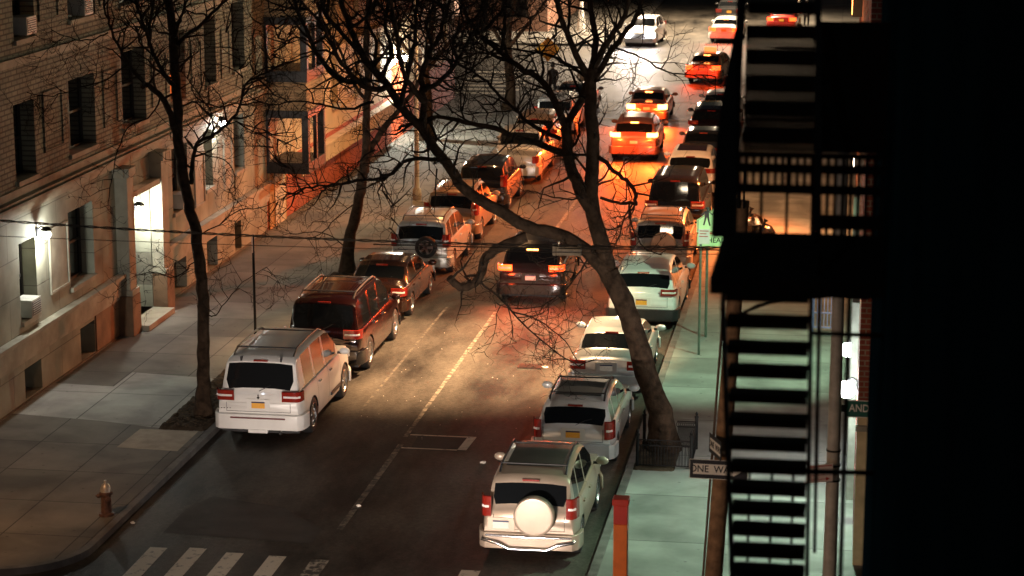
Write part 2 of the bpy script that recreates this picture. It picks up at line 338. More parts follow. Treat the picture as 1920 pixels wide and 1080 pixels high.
# ================================================================== LEFT APARTMENT BUILDING
BRK = brick_mat('pale_brick', (.26, .26, .19), (.20, .20, .15), (.10, .095, .075), bh=.12, bw=.34, ms=.022)
STONE = brick_mat('pale_stone', (.31, .305, .235), (.27, .265, .205), (.17, .155, .12), bh=.9, bw=1.6, ms=.012)
TRIM = mat('stone_trim', (.34, .31, .24), .8, noise=.25, nscale=2, bump=.3)
BROWNS = mat('brown_stone', (.22, .13, .075), .85, noise=.3, nscale=2, bump=.4)
FRAMED = mat('window_frame_dark', (.022, .018, .014), .5, noise=.2)
FRAMEW = mat('window_frame_pale', (.25, .22, .18), .5, noise=.2)
def facade(name, parent, x, Y0, Y1, Z0, Z1, ops, depth, mats, bandz, sign=1):
    """front wall in the plane x; ops = (y0,y1,z0,z1[,depth]); bandz = heights where the material changes"""
    ys = sorted({Y0, Y1, *[o[0] for o in ops], *[o[1] for o in ops]}); zs = sorted({Z0, Z1, *bandz, *[o[2] for o in ops], *[o[3] for o in ops]})
    b = MB()
    def mi(z):
        k = 0
        for q in bandz:
            if z >= q-1e-6: k += 1
        return k
    for i in range(len(ys)-1):
        for j in range(len(zs)-1):
            ym = (ys[i]+ys[i+1])/2; zm = (zs[j]+zs[j+1])/2
            if any(o[0] < ym < o[1] and o[2] < zm < o[3] for o in ops): continue
            b.add([(x,ys[i],zs[j]),(x,ys[i+1],zs[j]),(x,ys[i+1],zs[j+1]),(x,ys[i],zs[j+1])], [(0,1,2,3)], mi(zs[j]))
    for o in ops:
        y0, y1, z0, z1 = o[:4]; d = o[4] if len(o) > 4 else depth; xi = x-d*sign; k = mi(z0)
        b.add([(x,y0,z0),(xi,y0,z0),(xi,y0,z1),(x,y0,z1)], [(0,1,2,3)], k)
        b.add([(x,y1,z0),(x,y1,z1),(xi,y1,z1),(xi,y1,z0)], [(0,1,2,3)], k)
        b.add([(x,y0,z1),(xi,y0,z1),(xi,y1,z1),(x,y1,z1)], [(0,1,2,3)], k)
        b.add([(x,y0,z0),(x,y1,z0),(xi,y1,z0),(xi,y0,z0)], [(0,1,2,3)], k)
    return b.build(name, mats, parent)
def window(parent, x, y0, y1, z0, z1, fm=None, n=1, sill=True, glassm=None, curtain=None, dx=1):
    """double-hung window set at x (outer face of frame), between y0..y1"""
    fm = fm or FRAMED; t = .07; b = MB(); zm = (z0+z1)/2
    b.box((x-.08,y0,z0),(x,y1,z0+t)); b.box((x-.08,y0,z1-t),(x,y1,z1)); b.box((x-.08,y0,z0+t),(x,y0+t,z1-t)); b.box((x-.08,y1-t,z0+t),(x,y1,z1-t))
    for k in range(1, n): q = y0+(y1-y0)*k/n; b.box((x-.08,q-.06,z0+t),(x-.003,q+.06,z1-t))
    b.box((x-.06,y0+t,zm-.03),(x-.01,y1-t,zm+.03))
    w = b.build('window', fm, parent)
    MB().box((x-.055,y0+t-.005,z0+t-.005),(x-.045,y1-t+.005,z1-t+.005)).build('pane', glassm or GLASS, w)
    if sill: MB().box((x, y0-.02, z0-.09), (x+.42, y1+.02, z0+.02)).build('sill', TRIM, w)
    if curtain:
        ya, yb, za, zb, cm = curtain
        MB().box((x-.043,ya,za),(x-.038,yb,zb)).build('curtain', cm, w)
    return w
CURT = mat('curtain_lit', (.7, .65, .55), .8, emit=(1, .85, .65), es=.22, noise=.1)
CURTO = mat('curtain_orange', (.6, .12, .03), .8, emit=(1, .16, .02), es=.3, noise=.3, nscale=8)
CURTR = mat('curtain_red', (.4, .05, .02), .8, emit=(1, .12, .04), es=.07, noise=.3, nscale=8)
ROOMP = mat('lit_room_pink', (.8, .5, .35), .8, emit=(1, .55, .34), es=.55, noise=.15, nscale=2)
A = empty('apartment_building', (LB, 55, 0), label='long pale brick apartment building on the left with an arched white-lit doorway', cat='building')
def lerp_(a, b, t): return a+(b-a)*t
def kid(o, p):   # keep world position under a parent
    if isinstance(o, list):
        for q in o: kid(q, p)
        return o
    o.matrix_parent_inverse = Matrix.Translation(-p.location); return o
ups = [(47.96,49.26,5.33,7.12),(51.5,53.5,5.42,7.25),(55.58,57.6,5.5,7.5),(59.8,61.3,5.6,7.6),(63.2,64.4,5.7,7.7),(66.2,67.6,5.8,7.9)]
tops = [(48.2,49.55,8.55,10.3),(51.8,53.8,8.68,10.4),(55.6,57.6,8.7,10.5),(59.8,61.3,8.8,10.6),(63.2,64.4,8.9,10.7),(66.2,67.6,9,10.8)]
grd = [(47.85,48.95,2.04,3.9),(51.2,53.0,2.15,4.05),(59.7,61.2,2.5,4.35),(62.85,63.75,2.65,4.4),(66.1,67.3,2.65,4.4)]
bas = [(47.9,49.0,.2,.92),(51.75,52.8,.17,1.0),(59.6,60.8,.17,1.12),(62.9,64.0,.17,1.12),(65.95,66.7,.17,1.12)]
pre = [(41,42.5,5.3,7.1),(44.5,46,5.3,7.1),(41,42.5,2.1,3.9),(44.5,46,2.1,3.9),(41,42.5,8.5,10.3),(44.5,46,8.5,10.3)]
door = (55.35,57.6,.28,3.7,.62); tran = (55.5,56.6,3.9,4.33,.25)
kid(facade('wall', A, LB, 40, 69.9, 0, 17, ups+tops+grd+[(a,b_,c,d,.7) for a,b_,c,d in bas]+pre+[door,tran], .36, [STONE, BRK], [4.95]), A)
kid(MB().box((LB-13,40,-.1),(LB-1.35,69.9,17)).box((LB-1.35,40,-.1),(LB-.001,40.02,17)).build('building_core', BRK, A), A)
kid(MB().box((LB-13,39.98,17),(LB+.3,70,17.5)).build('roof', TRIM, A), A)
for i, w in enumerate(ups+tops+grd+pre):
    c = None
    if i == 1: c = (51.95, 52.35, 6.4, 7.1, CURT)
    if i == 2: c = (55.7, 56.3, 5.6, 6.0, CURTO)
    if i == 3: c = (60.5, 61.2, 5.7, 6.3, CURTO)
    kid(window(A, LB-.34, w[0], w[1], w[2], w[3], FRAMED, 2 if w[1]-w[0] > 1.6 else 1, True, None, c), A)
    if i in (4, 7, 9, 12, 14): kid(MB().box((LB-.378,w[0]+.1,lerp_(w[2],w[3],.45)),(LB-.374,w[1]-.1,w[3]-.08)).build('blind', mat('grey_blind', (.16,.15,.12), .8, noise=.2), A), A)
    if i == 1: kid(MB().box((LB-.383,51.75,5.55),(LB-.378,52.3,6.25)).build('curtain', CURTR, A), A)
for w in bas: kid(MB().box((LB-.72,w[0],w[2]),(LB-.70,w[1],w[3])).build('basement_shutter', FRAMED, A), A)
# belt courses and cornice
def belt(parent, x, y0, y1, prof, name='belt_course', m=TRIM):   # prof: (z0, z1, out)
    b = MB()
    for z0, z1, d in prof: b.box((x-.02, y0, z0), (x+d, y1, z1))
    return b.build(name, m, parent)
for a, c in ((40, 54.7), (58.3, 69.9)):
    kid(belt(A, LB, a, c, [(1.13,1.2,.07),(1.22,1.62,.10),(1.64,1.70,.15),(1.72,1.80,.24)]), A)
kid(belt(A, LB, 40, 69.9, [(4.62,4.70,.08),(4.72,4.84,.16),(4.86,4.93,.28),(4.95,5.0,.20),(5.02,5.2,.07)], 'cornice'), A)
kid(belt(A, LB, 40, 69.9, [(8.0,8.12,.07),(8.14,8.2,.13)], 'belt_course'), A)
kid(belt(A, LB, 40, 69.9, [(0,.16,.05)], 'plinth', mat('plinth', (.14,.11,.08),.9,noise=.4,nscale=2)), A)
# raised panels between the upper windows
b = MB()
for ya, yb in ((49.8,51.1),(54.1,55.2),(58.1,59.4),(61.8,62.8),(64.9,65.8),(43,44.1)):
    for z0, z1 in ((5.75,7.2),(8.85,10.4),(2.3,3.9)):
        if z0 < 3 and 54 < ya < 59: continue
        b = MB()
        for q in ((ya,yb,z0,z0+.06),(ya,yb,z1-.06,z1),(ya,ya+.06,z0+.06,z1-.06),(yb-.06,yb,z0+.06,z1-.06)): b.box((LB-.01,q[0],q[2]),(LB+.045,q[1],q[3]))
        vs = [(LB+.012,ya+.03,z0+.03),(LB+.012,yb-.03,z0+.03),(LB+.012,yb-.03,z1-.03),(LB+.012,ya+.03,z1-.03)]; b.add(vs, [(0,1,2,3)])
        kid(b.build('wall_panel', TRIM if z0 < 5 else BRK, A), A)
# portal
b = MB()
for ya, yb in ((54.75,55.27),(57.68,58.25)):
    b.box((LB-.02,ya,1.35),(LB+.34,yb,4.35)); b.box((LB-.02,ya-.05,4.35),(LB+.42,yb+.05,4.6)); b.box((LB-.02,ya-.04,1.2),(LB+.4,yb+.04,1.35))
b.box((LB-.02,55.27,3.72),(LB+.3,57.68,3.88))
b.box((LB-.02,54.6,4.36),(LB+.30,54.69,4.6))
kid(each(b, 'door_surround', TRIM, A, bevel=.015), A)
b = MB()
for ya, yb in ((54.65,55.30),(57.65,58.3)): b.box((LB-.02,ya,.1),(LB+.42,yb,1.2))
b.box((LB-.02,52.85,.16),(LB+.035,54.64,1.12))
kid(each(b, 'pilaster_base', BROWNS, A, bevel=.02), A)
kid(MB().box((LB-.62,55.33,.1),(LB+.62,57.6,.28)).build('doorstep', TRIM, A, bevel=.01), A)
# arch in the portal and the door itself
b = MB(); n = 12
for k in range(n):
    a0 = pi*k/n; a1 = pi*(k+1)/n; yc = 56.47; r = 1.12
    p0 = (yc-r*cos(a0), 2.75+.9*sin(a0)); p1 = (yc-r*cos(a1), 2.75+.9*sin(a1))
    b.add([(LB-.25,p0[0],p0[1]),(LB-.25,p1[0],p1[1]),(LB-.25,p1[0],3.7),(LB-.25,p0[0],3.7),(LB-.58,p0[0],p0[1]),(LB-.58,p1[0],p1[1])], [(0,1,2,3),(0,4,5,1)])
kid(b.build('door_arch', TRIM, A), A)
d = kid(MB().box((LB-.66,55.38,.28),(LB-.58,57.57,2.55)).build('door', mat('black_door', (.004,.004,.004), .5, noise=.1), A), A)
kid(MB().box((LB-.66,55.38,2.56),(LB-.60,57.57,3.68)).build('fanlight', mat('pale_fanlight', (.6,.62,.6), .4, noise=.1), A), A)
kid(MB().box((LB-.578,55.65,.9),(LB-.572,56.3,2.4)).build('pane', GLASS, d), A); kid(MB().box((LB-.578,56.6,.9),(LB-.572,57.25,2.4)).build('pane', GLASS, d), A)
kid(MB().box((LB-.24,55.5,3.9),(LB-.22,56.6,4.33)).build('lit_transom', ROOMP, A), A)
BULB = mat('lamp_bulb', (1, 1, 1), .3, emit=(.93, .93, 1), es=60, noise=.05)
def wall_lamp(x, y, z, power, color, label, out=.35, sx=1, r=.11, m=None, hood=True):
    t = empty('wall_lamp', (x, y, z), label=label, cat='wall lamp', group='white wall lamps on the facades')
    MB().box((-.02*sx if sx > 0 else -.04, -.07, -.1), (.04 if sx > 0 else .02, .07, .1)).build('back_plate', IRON, t)
    MB().tube([(0,0,.05),(out*.5*sx,0,.14),(out*sx,0,.10)], .018, 6).build('arm', IRON, t, smooth=60)
    if hood: MB().lathe([(.02,.14),(.08,.12),(.13,.05),(.125,.05),(.02,.11)], 16, Matrix.Translation((out*sx,0,0))).build('lamp_shade', IRON, t, smooth=50)
    g = MB().lathe([(.001,-r),(r*.38,-r*.92),(r*.7,-r*.71),(r*.92,-r*.38),(r,0),(r*.92,r*.38),(r*.7,r*.71),(r*.38,r*.92),(.001,r)] if not hood else [(.001,-r),(r*.6,-r*.8),(r,-r*.1),(r*.8,r*.4),(.02,r*.5)], 16, Matrix.Translation((out*sx,0,-.05 if hood else -r*.6))).build('globe', m or BULB, t, smooth=60)
    l = lamp('POINT', (x+(out+.05)*sx, y, z-r*(1 if hood else 1.6)-.14), power, color, size=.06)
    return t
lg = gx(68, 435, LB); wall_lamp(LB, lg.y, lg.z, 45, WHITE, 'white wall lamp above the ground-floor window at the far left of the pale brick building', .25)
wall_lamp(LB-.2, 56.9, 3.2, 60, WHITE, 'white lamp hanging in the arched doorway of the pale brick building', .15)
lg = gx(398, 227, LB); wall_lamp(LB, lg.y, lg.z, 22, WHITE, 'white wall lamp high beside the leafless left tree, near the bay windows', .3)
# air conditioners
ACM = mat('ac_metal', (.45, .44, .40), .5, noise=.15); ACG = mat('ac_grille', (.06, .06, .06), .6, noise=.2)
def ac(y, z, label, x=LB-.3, h=.42, w=.62):
    t = empty('air_conditioner', (x, y, z), label=label, cat='air conditioner', group='air conditioners in the windows')
    MB().box((0,-w/2,0),(.46,w/2,h)).build('case', ACM, t, bevel=.015)
    MB().box((.46,-w/2+.05,.05),(.468,w/2-.05,h-.05)).build('grille', ACG, t)
    b = MB()
    for k in range(6): q = .08+k*(h-.16)/5; b.box((.468,-w/2+.05,q),(.474,w/2-.05,q+.015))
    b.build('louvre', ACM, t)
ac(48.45, 2.1, 'air conditioner in the ground-floor window under the leftmost white lamp')
ac(60.5, 2.56, 'pale air conditioner in the ground-floor window behind the left tree trunk')
ac(48.95, 8.65, 'small air conditioner in the uppermost window at the left edge')
ac(52.9, 8.75, 'air conditioner cut by the top edge of the photo, second window column')

# ================================================================== BUILDING WITH BAY WINDOWS
TANB = brick_mat('tan_brick', (.42, .28, .14), (.36, .24, .12), (.2, .14, .08), bh=.1, bw=.3)
CREAM = mat('cream_stucco', (.55, .40, .24), .85, noise=.15, nscale=1.2, bump=.2)
REDP = mat('red_base', (.40, .085, .03), .8, noise=.2, nscale=1.5, bump=.3)  # red colour for the lower part of the wall
B = empty('bay_window_building', (LB, 85, 0), label='tan and red building with stacked bay windows beyond the pale brick one', cat='building')
bops = []
for r_, (z0, z1) in enumerate(((3.0, 4.9), (6.0, 7.9), (9, 10.8))):
    for y in (75.5, 79.3, 83.1, 86.9, 94.9, 98.9, 102): bops.append((y, y+1.0, z0, z1))
bdoor = (90.0, 92.4, .15, 3.3, 1.0)
kid(facade('wall', B, LB, 69.9, 105, 0, 15, bops+[bdoor], .3, [REDP, CREAM, TANB], [2.15, 5.2]), B)
kid(MB().box((LB-12,69.95,-.1),(LB-1.02,105,15)).box((LB-1.02,104.98,0),(LB-.01,105,15)).build('building_core', TANB, B), B)
for o in bops: kid(window(B, LB-.28, *o[:4], FRAMED), B)
kid(belt(B, LB, 73.5, 89.8, [(1.35,1.9,.32),(1.9,1.98,.38)], 'ledge', CREAM), B)
kid(belt(B, LB, 70, 105, [(5.0,5.1,.1),(5.12,5.25,.22)], 'belt_course', CREAM), B)
kid(MB().box((LB-1.0,90.02,.13),(LB-.95,92.38,3.3)).build('door', mat('white_door', (.7,.72,.68), .6, noise=.1), B), B)
for k, (pt, pb) in enumerate(((222, 312), (47, 140), (-125, -40))):
    Yf = 69.95; x0 = LB-.05; x1 = gy(578, 260, Yf).x; zt = gy(530, pt, Yf).z; zb = gy(530, pb, Yf).z
    bay = MB(); yb = Yf+2.4; xs = x1
    # body: sill block, head block, corner posts
    bay.box((x0,Yf,zb-.25),(xs,yb,zb+.12)); bay.box((x0,Yf,zt),(xs,yb,zt+.25))
    bay.box((x0,Yf,zb+.12),(x0+.13,Yf+.2,zt)); bay.box((xs-.22,Yf,zb+.12),(xs,Yf+.25,zt)); bay.box((xs-.22,yb-.2,zb+.12),(xs,yb,zt)); bay.box((xs-.12,Yf+1.15,zb+.12),(xs,Yf+1.3,zt))
    o = kid(bay.build('bay_window', FRAMED, B, bevel=.01), B)
    fr = MB(); xm = (x0+.13+xs-.22)/2; zm = (zb+.12+zt)/2
    fr.box((xm-.07,Yf+.03,zb+.12),(xm+.07,Yf+.1,zt)); fr.box((x0+.13,Yf+.04,zm-.03),(xs-.22,Yf+.1,zm+.03))
    kid(fr.build('frame', FRAMED, o), B)
    kid(MB().box((x0+.13,Yf+.11,zb+.12),(xs-.22,Yf+.13,zt)).box((xs-.06,Yf+.25,zb+.12),(xs-.04,yb-.2,zt)).build('pane', mat('dim_lit_pane', (.25,.2,.14), .15, emit=(1,.62,.28), es=.05, noise=.3, nscale=2), o), B)
    kid(MB().box((x0,Yf+.06,zt+.25),(xs-.05,yb-.06,gy(530, pt-78, Yf).z)).build('spandrel', TANB, B), B)
# ground floor under the bay: yellow-brown wall with a pale doorway
kid(MB().box((LB-.01,70.0,0),(LB+.06,72.2,2.15)).build('ground_floor_wall', mat('ochre_wall', (.42,.25,.09), .85, noise=.3, nscale=2), B), B)
kid(MB().box((LB+.06,70.6,.15),(LB+.10,71.9,2.0)).build('door_panel', mat('cream_panel', (.6,.52,.36), .7, noise=.25, nscale=3), B), B)
wall_lamp(LB+.02, 91.2, 3.62, 600, WHITE, 'white lamp over the brightly lit doorway behind the dense branches', .3, r=.16)

# ================================================================== FAR BLOCKS
def far_building(name, x0, x1, y0, y1, h, m, label, floors, nwin, face='Y', shop=None, lit=()):
    t = empty(name, ((x0+x1)/2, y0, 0), label=label, cat='building')
    kid(MB().box((x0,y0,-.1),(x1,y1,h)).build('wall', m, t), t)
    kid(MB().box((x0-.2,y0-.2,h),(x1+.2,y1+.2,h+.5)).build('roof', TRIM, t), t)
    for f in range(floors):
        for k in range(nwin):
            if face == 'Y':
                xa = x0+(x1-x0)*(k+.3)/nwin; xb = x0+(x1-x0)*(k+.7)/nwin; z = 1.0+f*3.3
                kid(MB().box((xa,y0-.08,z),(xb,y0-.004,z+1.9)).build('window', FRAMED, t), t)
                kid(MB().box((xa+.1,y0-.085,z+.1),(xb-.1,y0-.081,z+1.8)).build('pane', ROOMP if (f, k) in lit else GLASS, t), t)
            else:
                ya = y0+(y1-y0)*(k+.3)/nwin; yb = y0+(y1-y0)*(k+.7)/nwin; z = 1.0+f*3.3
                sx = x0 if face == '-X' else x1; q = -1 if face == '-X' else 1
                a = sorted((sx+q*.08, sx+q*.004)); c = sorted((sx+q*.085, sx+q*.081))
                kid(MB().box((a[0],ya,z),(a[1],yb,z+1.9)).build('window', FRAMED, t), t)
                kid(MB().box((c[0],ya+.1,z+.1),(c[1],yb-.1,z+1.8)).build('pane', GLASS, t), t)
    return t
PINK = brick_mat('pink_brick', (.42, .2, .13), (.36, .17, .11), (.3, .22, .16), plane='XZ')
far_building('corner_shop_building', -44, LB, 138, 160, 14, PINK, 'brown corner building across the far intersection, behind the branches', 3, 6, lit=((0, 4), (0, 2)))
far_building('distant_building', -44, LB, 162, 230, 14, TANB, 'tan building further up the street on the left, behind the branches', 3, 8, '+X')
far_building('distant_building', RB+1, 30, 138, 230, 14, TANB, 'dark building up the street on the right behind the fire escape', 3, 10, '-X')
# ================================================================== RIGHT CORNER BUILDING
RBRK = brick_mat('red_brick', (.30, .07, .035), (.24, .05, .03), (.30, .22, .15), plane='XZ', scale=1.3)
RBRK2 = brick_mat('red_brick_side', (.30, .07, .035), (.24, .05, .03), (.30, .22, .15), plane='YZ', scale=1.3)
C = empty('brick_corner_building', (3, 40, 0), label='red brick corner building with cream ground floor, mostly behind the black wall', cat='building')
rops = [(y, y+1.2, z, z+1.9) for y in (41, 45, 49, 53, 57, 61, 65, 69, 81, 85, 89, 93, 97, 101) for z in (1.2, 4.6, 7.9)]
kid(facade('wall', C, RB-.02, 39.3, 104, 0, 14, rops, .25, [RBRK2], [], sign=-1), C)
for o in rops: 
    b = MB().box((RB+.2,o[0],o[2]),(RB+.24,o[1],o[3])); kid(b.build('window', GLASS, C), C)
kid(MB().box((RB-.02,39.28,3.1),(14,39.3,14)).build('brick_end_wall', RBRK, C), C)
kid(MB().box((RB-.02,39.24,.12),(14,39.3,3.08)).build('cream_ground_floor', mat('cream_render', (.62,.5,.3), .8, noise=.2, nscale=3, bump=.2), C), C)
kid(MB().box((RB+.4,39.4,0),(14,103.9,14.2)).build('building_core', RBRK2, C), C)
kid(MB().box((RB-.05,39.1,3.06),(14,39.26,3.22)).box((RB-.05,39.16,2.7),(14,39.24,2.8)).build('cornice', TRIM, C), C)
# pilaster strips in stone and brick, seen edge-on
b = MB()
for y in (43.2, 47.5, 51.5, 55.5): b.box((RB-.16,y,.12),(RB-.02,y+.7,4.2))
kid(each(b, 'pilaster', mat('grey_green_stone', (.3,.33,.27), .8, noise=.3, nscale=3), C), C)
wl = gy(1589, 657, 45); wall_lamp(RB, wl.y, wl.z+.1, 22, COOL, 'upper of the two white globe lamps on the brick wall at the right', .22, -1, .15, hood=False)
wl = gy(1586, 730, 41.9); wall_lamp(RB, wl.y, wl.z+.1, 22, COOL, 'lower of the two white globe lamps, just above the green street sign', .22, -1, .17, hood=False)
# assumed shop sign, added unseen to throw orange light across the pavement
SIGNO = mat('sign_orange', (.9, .3, .08), .4, emit=(1, .30, .06), es=5, noise=.05)
s = empty('assumed_shop_sign', (RB, 76, 7.6), label='assumed glowing orange shop sign box, added unseen on the right-hand facade behind the fire escape', cat='sign')
MB().box((-.34,-3.0,-.45),(-.02,3.0,.45)).build('sign_box', IRON, s); MB().box((-.36,-2.9,-.38),(-.342,2.9,.38)).build('lit_face', SIGNO, s)

# ================================================================== NEAR WALL AND FIRE ESCAPE
NX = .30
NB = empty('near_brick_wall', (NX, 10, 0), label='black unlit brick wall filling the right edge, carrying the fire escape', cat='building')
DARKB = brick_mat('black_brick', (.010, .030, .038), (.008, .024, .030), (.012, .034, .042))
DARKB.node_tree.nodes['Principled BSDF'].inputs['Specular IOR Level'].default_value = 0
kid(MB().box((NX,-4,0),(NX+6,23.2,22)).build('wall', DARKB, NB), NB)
FE = empty('fire_escape', (-.5, 16, 10), label='black iron fire escape with a platform and two flights of steep steps', cat='fire escape')
def fe(b, x0, x1, y0, y1, z0, z1): b.box((x0,y0,z0),(x1,y1,z1))
XW = NX
pz = gy(1480, 525, 15.6).z; Yn = 15.6; Yf_ = gz(1480, 437, pz).y
xl = gz(1331, 520, pz).x
b = MB(); n = 16
b.box((xl,Yn,pz-.12),(XW,Yn+.05,pz)); b.box((xl,Yf_-.05,pz-.12),(XW,Yf_,pz)); b.box((xl,Yn+.05,pz-.12),(xl+.05,Yf_-.05,pz)); b.box((xl+.05,Yn+.05,pz-.05),(XW,Yf_-.05,pz-.035))
b.box((-.6,Yn+.05,pz-.12),(-.55,Yf_-.05,pz-.05))
for k in range(n): q = Yn+.08+k*(Yf_-Yn-.16)/n; b.box((xl+.05,q,pz-.03),(XW,q+.05,pz+.005))
kid(b.build('platform', IRON, FE), FE)
# steps of the flight below, going down away from the camera
xs0 = gy(1364, 600, 15.9).x; xs1 = gy(1516, 600, 15.9).x
treads = []
ys_px = [548, 598, 647, 691, 738, 783, 827, 870, 910, 949, 988, 1028, 1066, 1104]
for k, py in enumerate(ys_px):
    Y = 15.72+.17*k; z = gy(1440, py, Y).z; treads.append((Y, z))
    o = MB().box((xs0,Y-.11,z-.02),(xs1,Y+.11,z+.012)).box((xs0,Y-.115,z-.05),(xs1,Y-.10,z+.012)).build('step', IRON, FE); kid(o, FE)
def bar(b, p, q, w, h=None):
    p = Vector(p); q = Vector(q); h = h or w; d = (q-p).normalized(); x = Vector((1,0,0)) if abs(d.x) < .9 else Vector((0,0,1))
    y = d.cross(x).normalized(); x = y.cross(d)
    vs = []
    for c in (p, q):
        for sx, sy in ((-1,-1),(1,-1),(1,1),(-1,1)): vs.append(c+x*sx*w/2+y*sy*h/2)
    b.add(vs, [(0,3,2,1),(4,5,6,7),(0,1,5,4),(1,2,6,5),(2,3,7,6),(3,0,4,7)])
(Ya, za), (Yb, zb_) = treads[0], treads[-1]
for x in (xs0-.02, xs1+.02):
    b = MB(); bar(b, (x,Ya-.15,za-.02), (x,Yb+.1,zb_-.04), .03, .16); kid(b.build('stringer', IRON, FE), FE)
b = MB()
for x in (xs1+.075,): bar(b, (x,Ya-.1,za+.32), (x,Yb,zb_+.35), .03)
kid(b.build('handrail', IRON, FE), FE)
# landing bars between the lower steps
z883 = gy(1500, 886, 18.0).z
b = MB(); bar(b, (gy(1400,886,18.0).x,18.0,z883), (XW,18.0,gy(1620,886,18.0).z), .035)
for px in (1405, 1447, 1487): x = gy(px, 900, 18).x; bar(b, (x,18.0,z883), (x,18.0,z883-1.1), .022)
kid(each(b, 'railing_bar', IRON, FE), FE)
b = MB(); zz = gy(1560, 626, 16.2).z; bar(b, (xs1,16.2,zz), (XW,16.2,zz), .03); kid(b.build('wall_bracket', IRON, FE), FE)
b = MB(); x = gy(1585, 800, 16.3).x; bar(b, (x,16.3,gy(1585,520,16.3).z), (x,16.3,gy(1585,1000,16.3).z-2), .035); kid(b.build('drop_rail', IRON, FE), FE)
# cables looped across behind the steps
b = MB()
for pp in ([(1388,600),(1402,583),(1440,569),(1500,560),(1570,551),(1630,543)], [(1386,590),(1420,572),(1480,562),(1560,556),(1630,560)]):
    pts = [gy(x_, y_, 21) for x_, y_ in pp]; o = MB().tube(pts, .012, 6).build('loose_cable', IRON, FE); kid(o, FE)
# platform railing: rails with pickets, near side, left side and wall side
b = MB()
def railing(b, x0, x1, Y, zs, w=.035, posts=0, z0=None, pk=.018):
    for z in zs: b.box((x0,Y-w/2,z-w/2),(x1,Y+w/2,z+w/2))
    for k in range(posts+1):
        x = x0+(x1-x0)*k/max(posts, 1); b.box((x-pk/2,Y-pk/2,z0 or pz),(x+pk/2,Y+pk/2,max(zs)))
zr1 = gy(1440, 354, Yf_).z; zr2 = gy(1440, 318, Yf_).z; zr3 = gy(1440, 290, Yf_).z
xr = gy(1527, 400, Yf_).x; xL = gy(1350, 400, Yf_).x
bb = MB()
bb.box((xL,Yf_-.03,zr1-.03),(XW,Yf_+.03,zr1+.035)); bb.box((xL,Yf_-.03,zr2-.02),(XW,Yf_+.03,zr2+.045)); bb.box((xL,Yf_-.02,zr3-.02),(XW,Yf_+.02,zr3+.02))
for k, px in enumerate((1427, 1475, 1527)): x = gy(px, 400, Yf_).x; w = (.012, .012, .03)[k]; bb.box((x-w,Yf_-w,pz),(x+w,Yf_+w,zr3))
for k in range(9): x = xr+(XW-xr)*(k+.6)/9; bb.box((x-.014,Yf_-.012,pz),(x+.014,Yf_+.012,zr3))
for k in range(13): x = xL+(xr-xL)*(k+.5)/13; bb.box((x-.012,Yf_-.01,zr1),(x+.012,Yf_+.01,zr3))
for z in (gy(1560,415,Yf_).z,): bb.box((xr,Yf_-.06,z-.055),(XW,Yf_+.0,z+.055))
kid(bb.build('platform_railing', IRON, FE), FE)
# upper flight, climbing away from the camera, with its broad left stringer
ux0 = gy(1392, 200, 17.2).x; ux1 = gy(1530, 200, 17.2).x
for k, py in enumerate([246, 196, 147, 98, 52, 6, -40, -85]):
    Y = Yf_-.05+.13*k; z = gy(1440, py, Y).z
    kid(MB().box((ux0,Y-.12,z-.03),(ux1,Y+.12,z+.012)).box((ux0,Y-.125,z-.075),(ux1,Y-.11,z+.012)).build('step', IRON, FE), FE)
b = MB()
q4 = [gy(1333,445,15.75), gy(1340,300,16.35), gy(1352,190,16.8), gy(1379,50,17.4), gy(1384,-60,17.9), gy(1402,-60,17.9), gy(1392,130,17.1), gy(1386,300,16.35), gy(1381,445,15.75)]
b.add([tuple(v) for v in q4]+[(v.x,v.y+.012,v.z) for v in q4], [tuple(range(9)), tuple(range(17,8,-1))]+[(i,i+9,(i+1)%9+9,(i+1)%9) for i in range(9)]); kid(b.build('stringer', IRON, FE), FE)
b = MB(); p0 = gy(1534, 445, 15.9); p1 = gy(1534, -60, 17.8); bar(b, p0, p1, .05, .12); kid(b.build('stringer', IRON, FE), FE)
# bars and a plate added to dim the view between the upper steps
b = MB()
for k in range(46):
    x = ux0+(XW-ux0)*k/45; bar(b, (x,17.75,gy(1500,48,17.75).z), (x,17.75,gy(1500,285,17.75).z), .0222)
for py in (70, 120, 170, 225): z = gy(1500, py, 17.75).z; b.box((ux0,17.74,z-.012),(XW,17.76,z+.012))
b.box((ux1,17.78,gy(1560,285,17.78).z),(XW,17.8,gy(1560,40,17.78).z))
kid(b.build('dimming_screen', IRON, FE), FE)
# ================================================================== CARS
def lerp(a, b, t): return a+(b-a)*t
def interp(pl, y):
    if y <= pl[0][0]: return pl[0][1]
    for (a, za), (b, zb) in zip(pl, pl[1:]):
        if y <= b: return lerp(za, zb, (y-a)/(b-a)) if b > a else zb
    return pl[-1][1]
SEAM = mat('door_seam', (.01, .01, .01), .7, noise=.1)
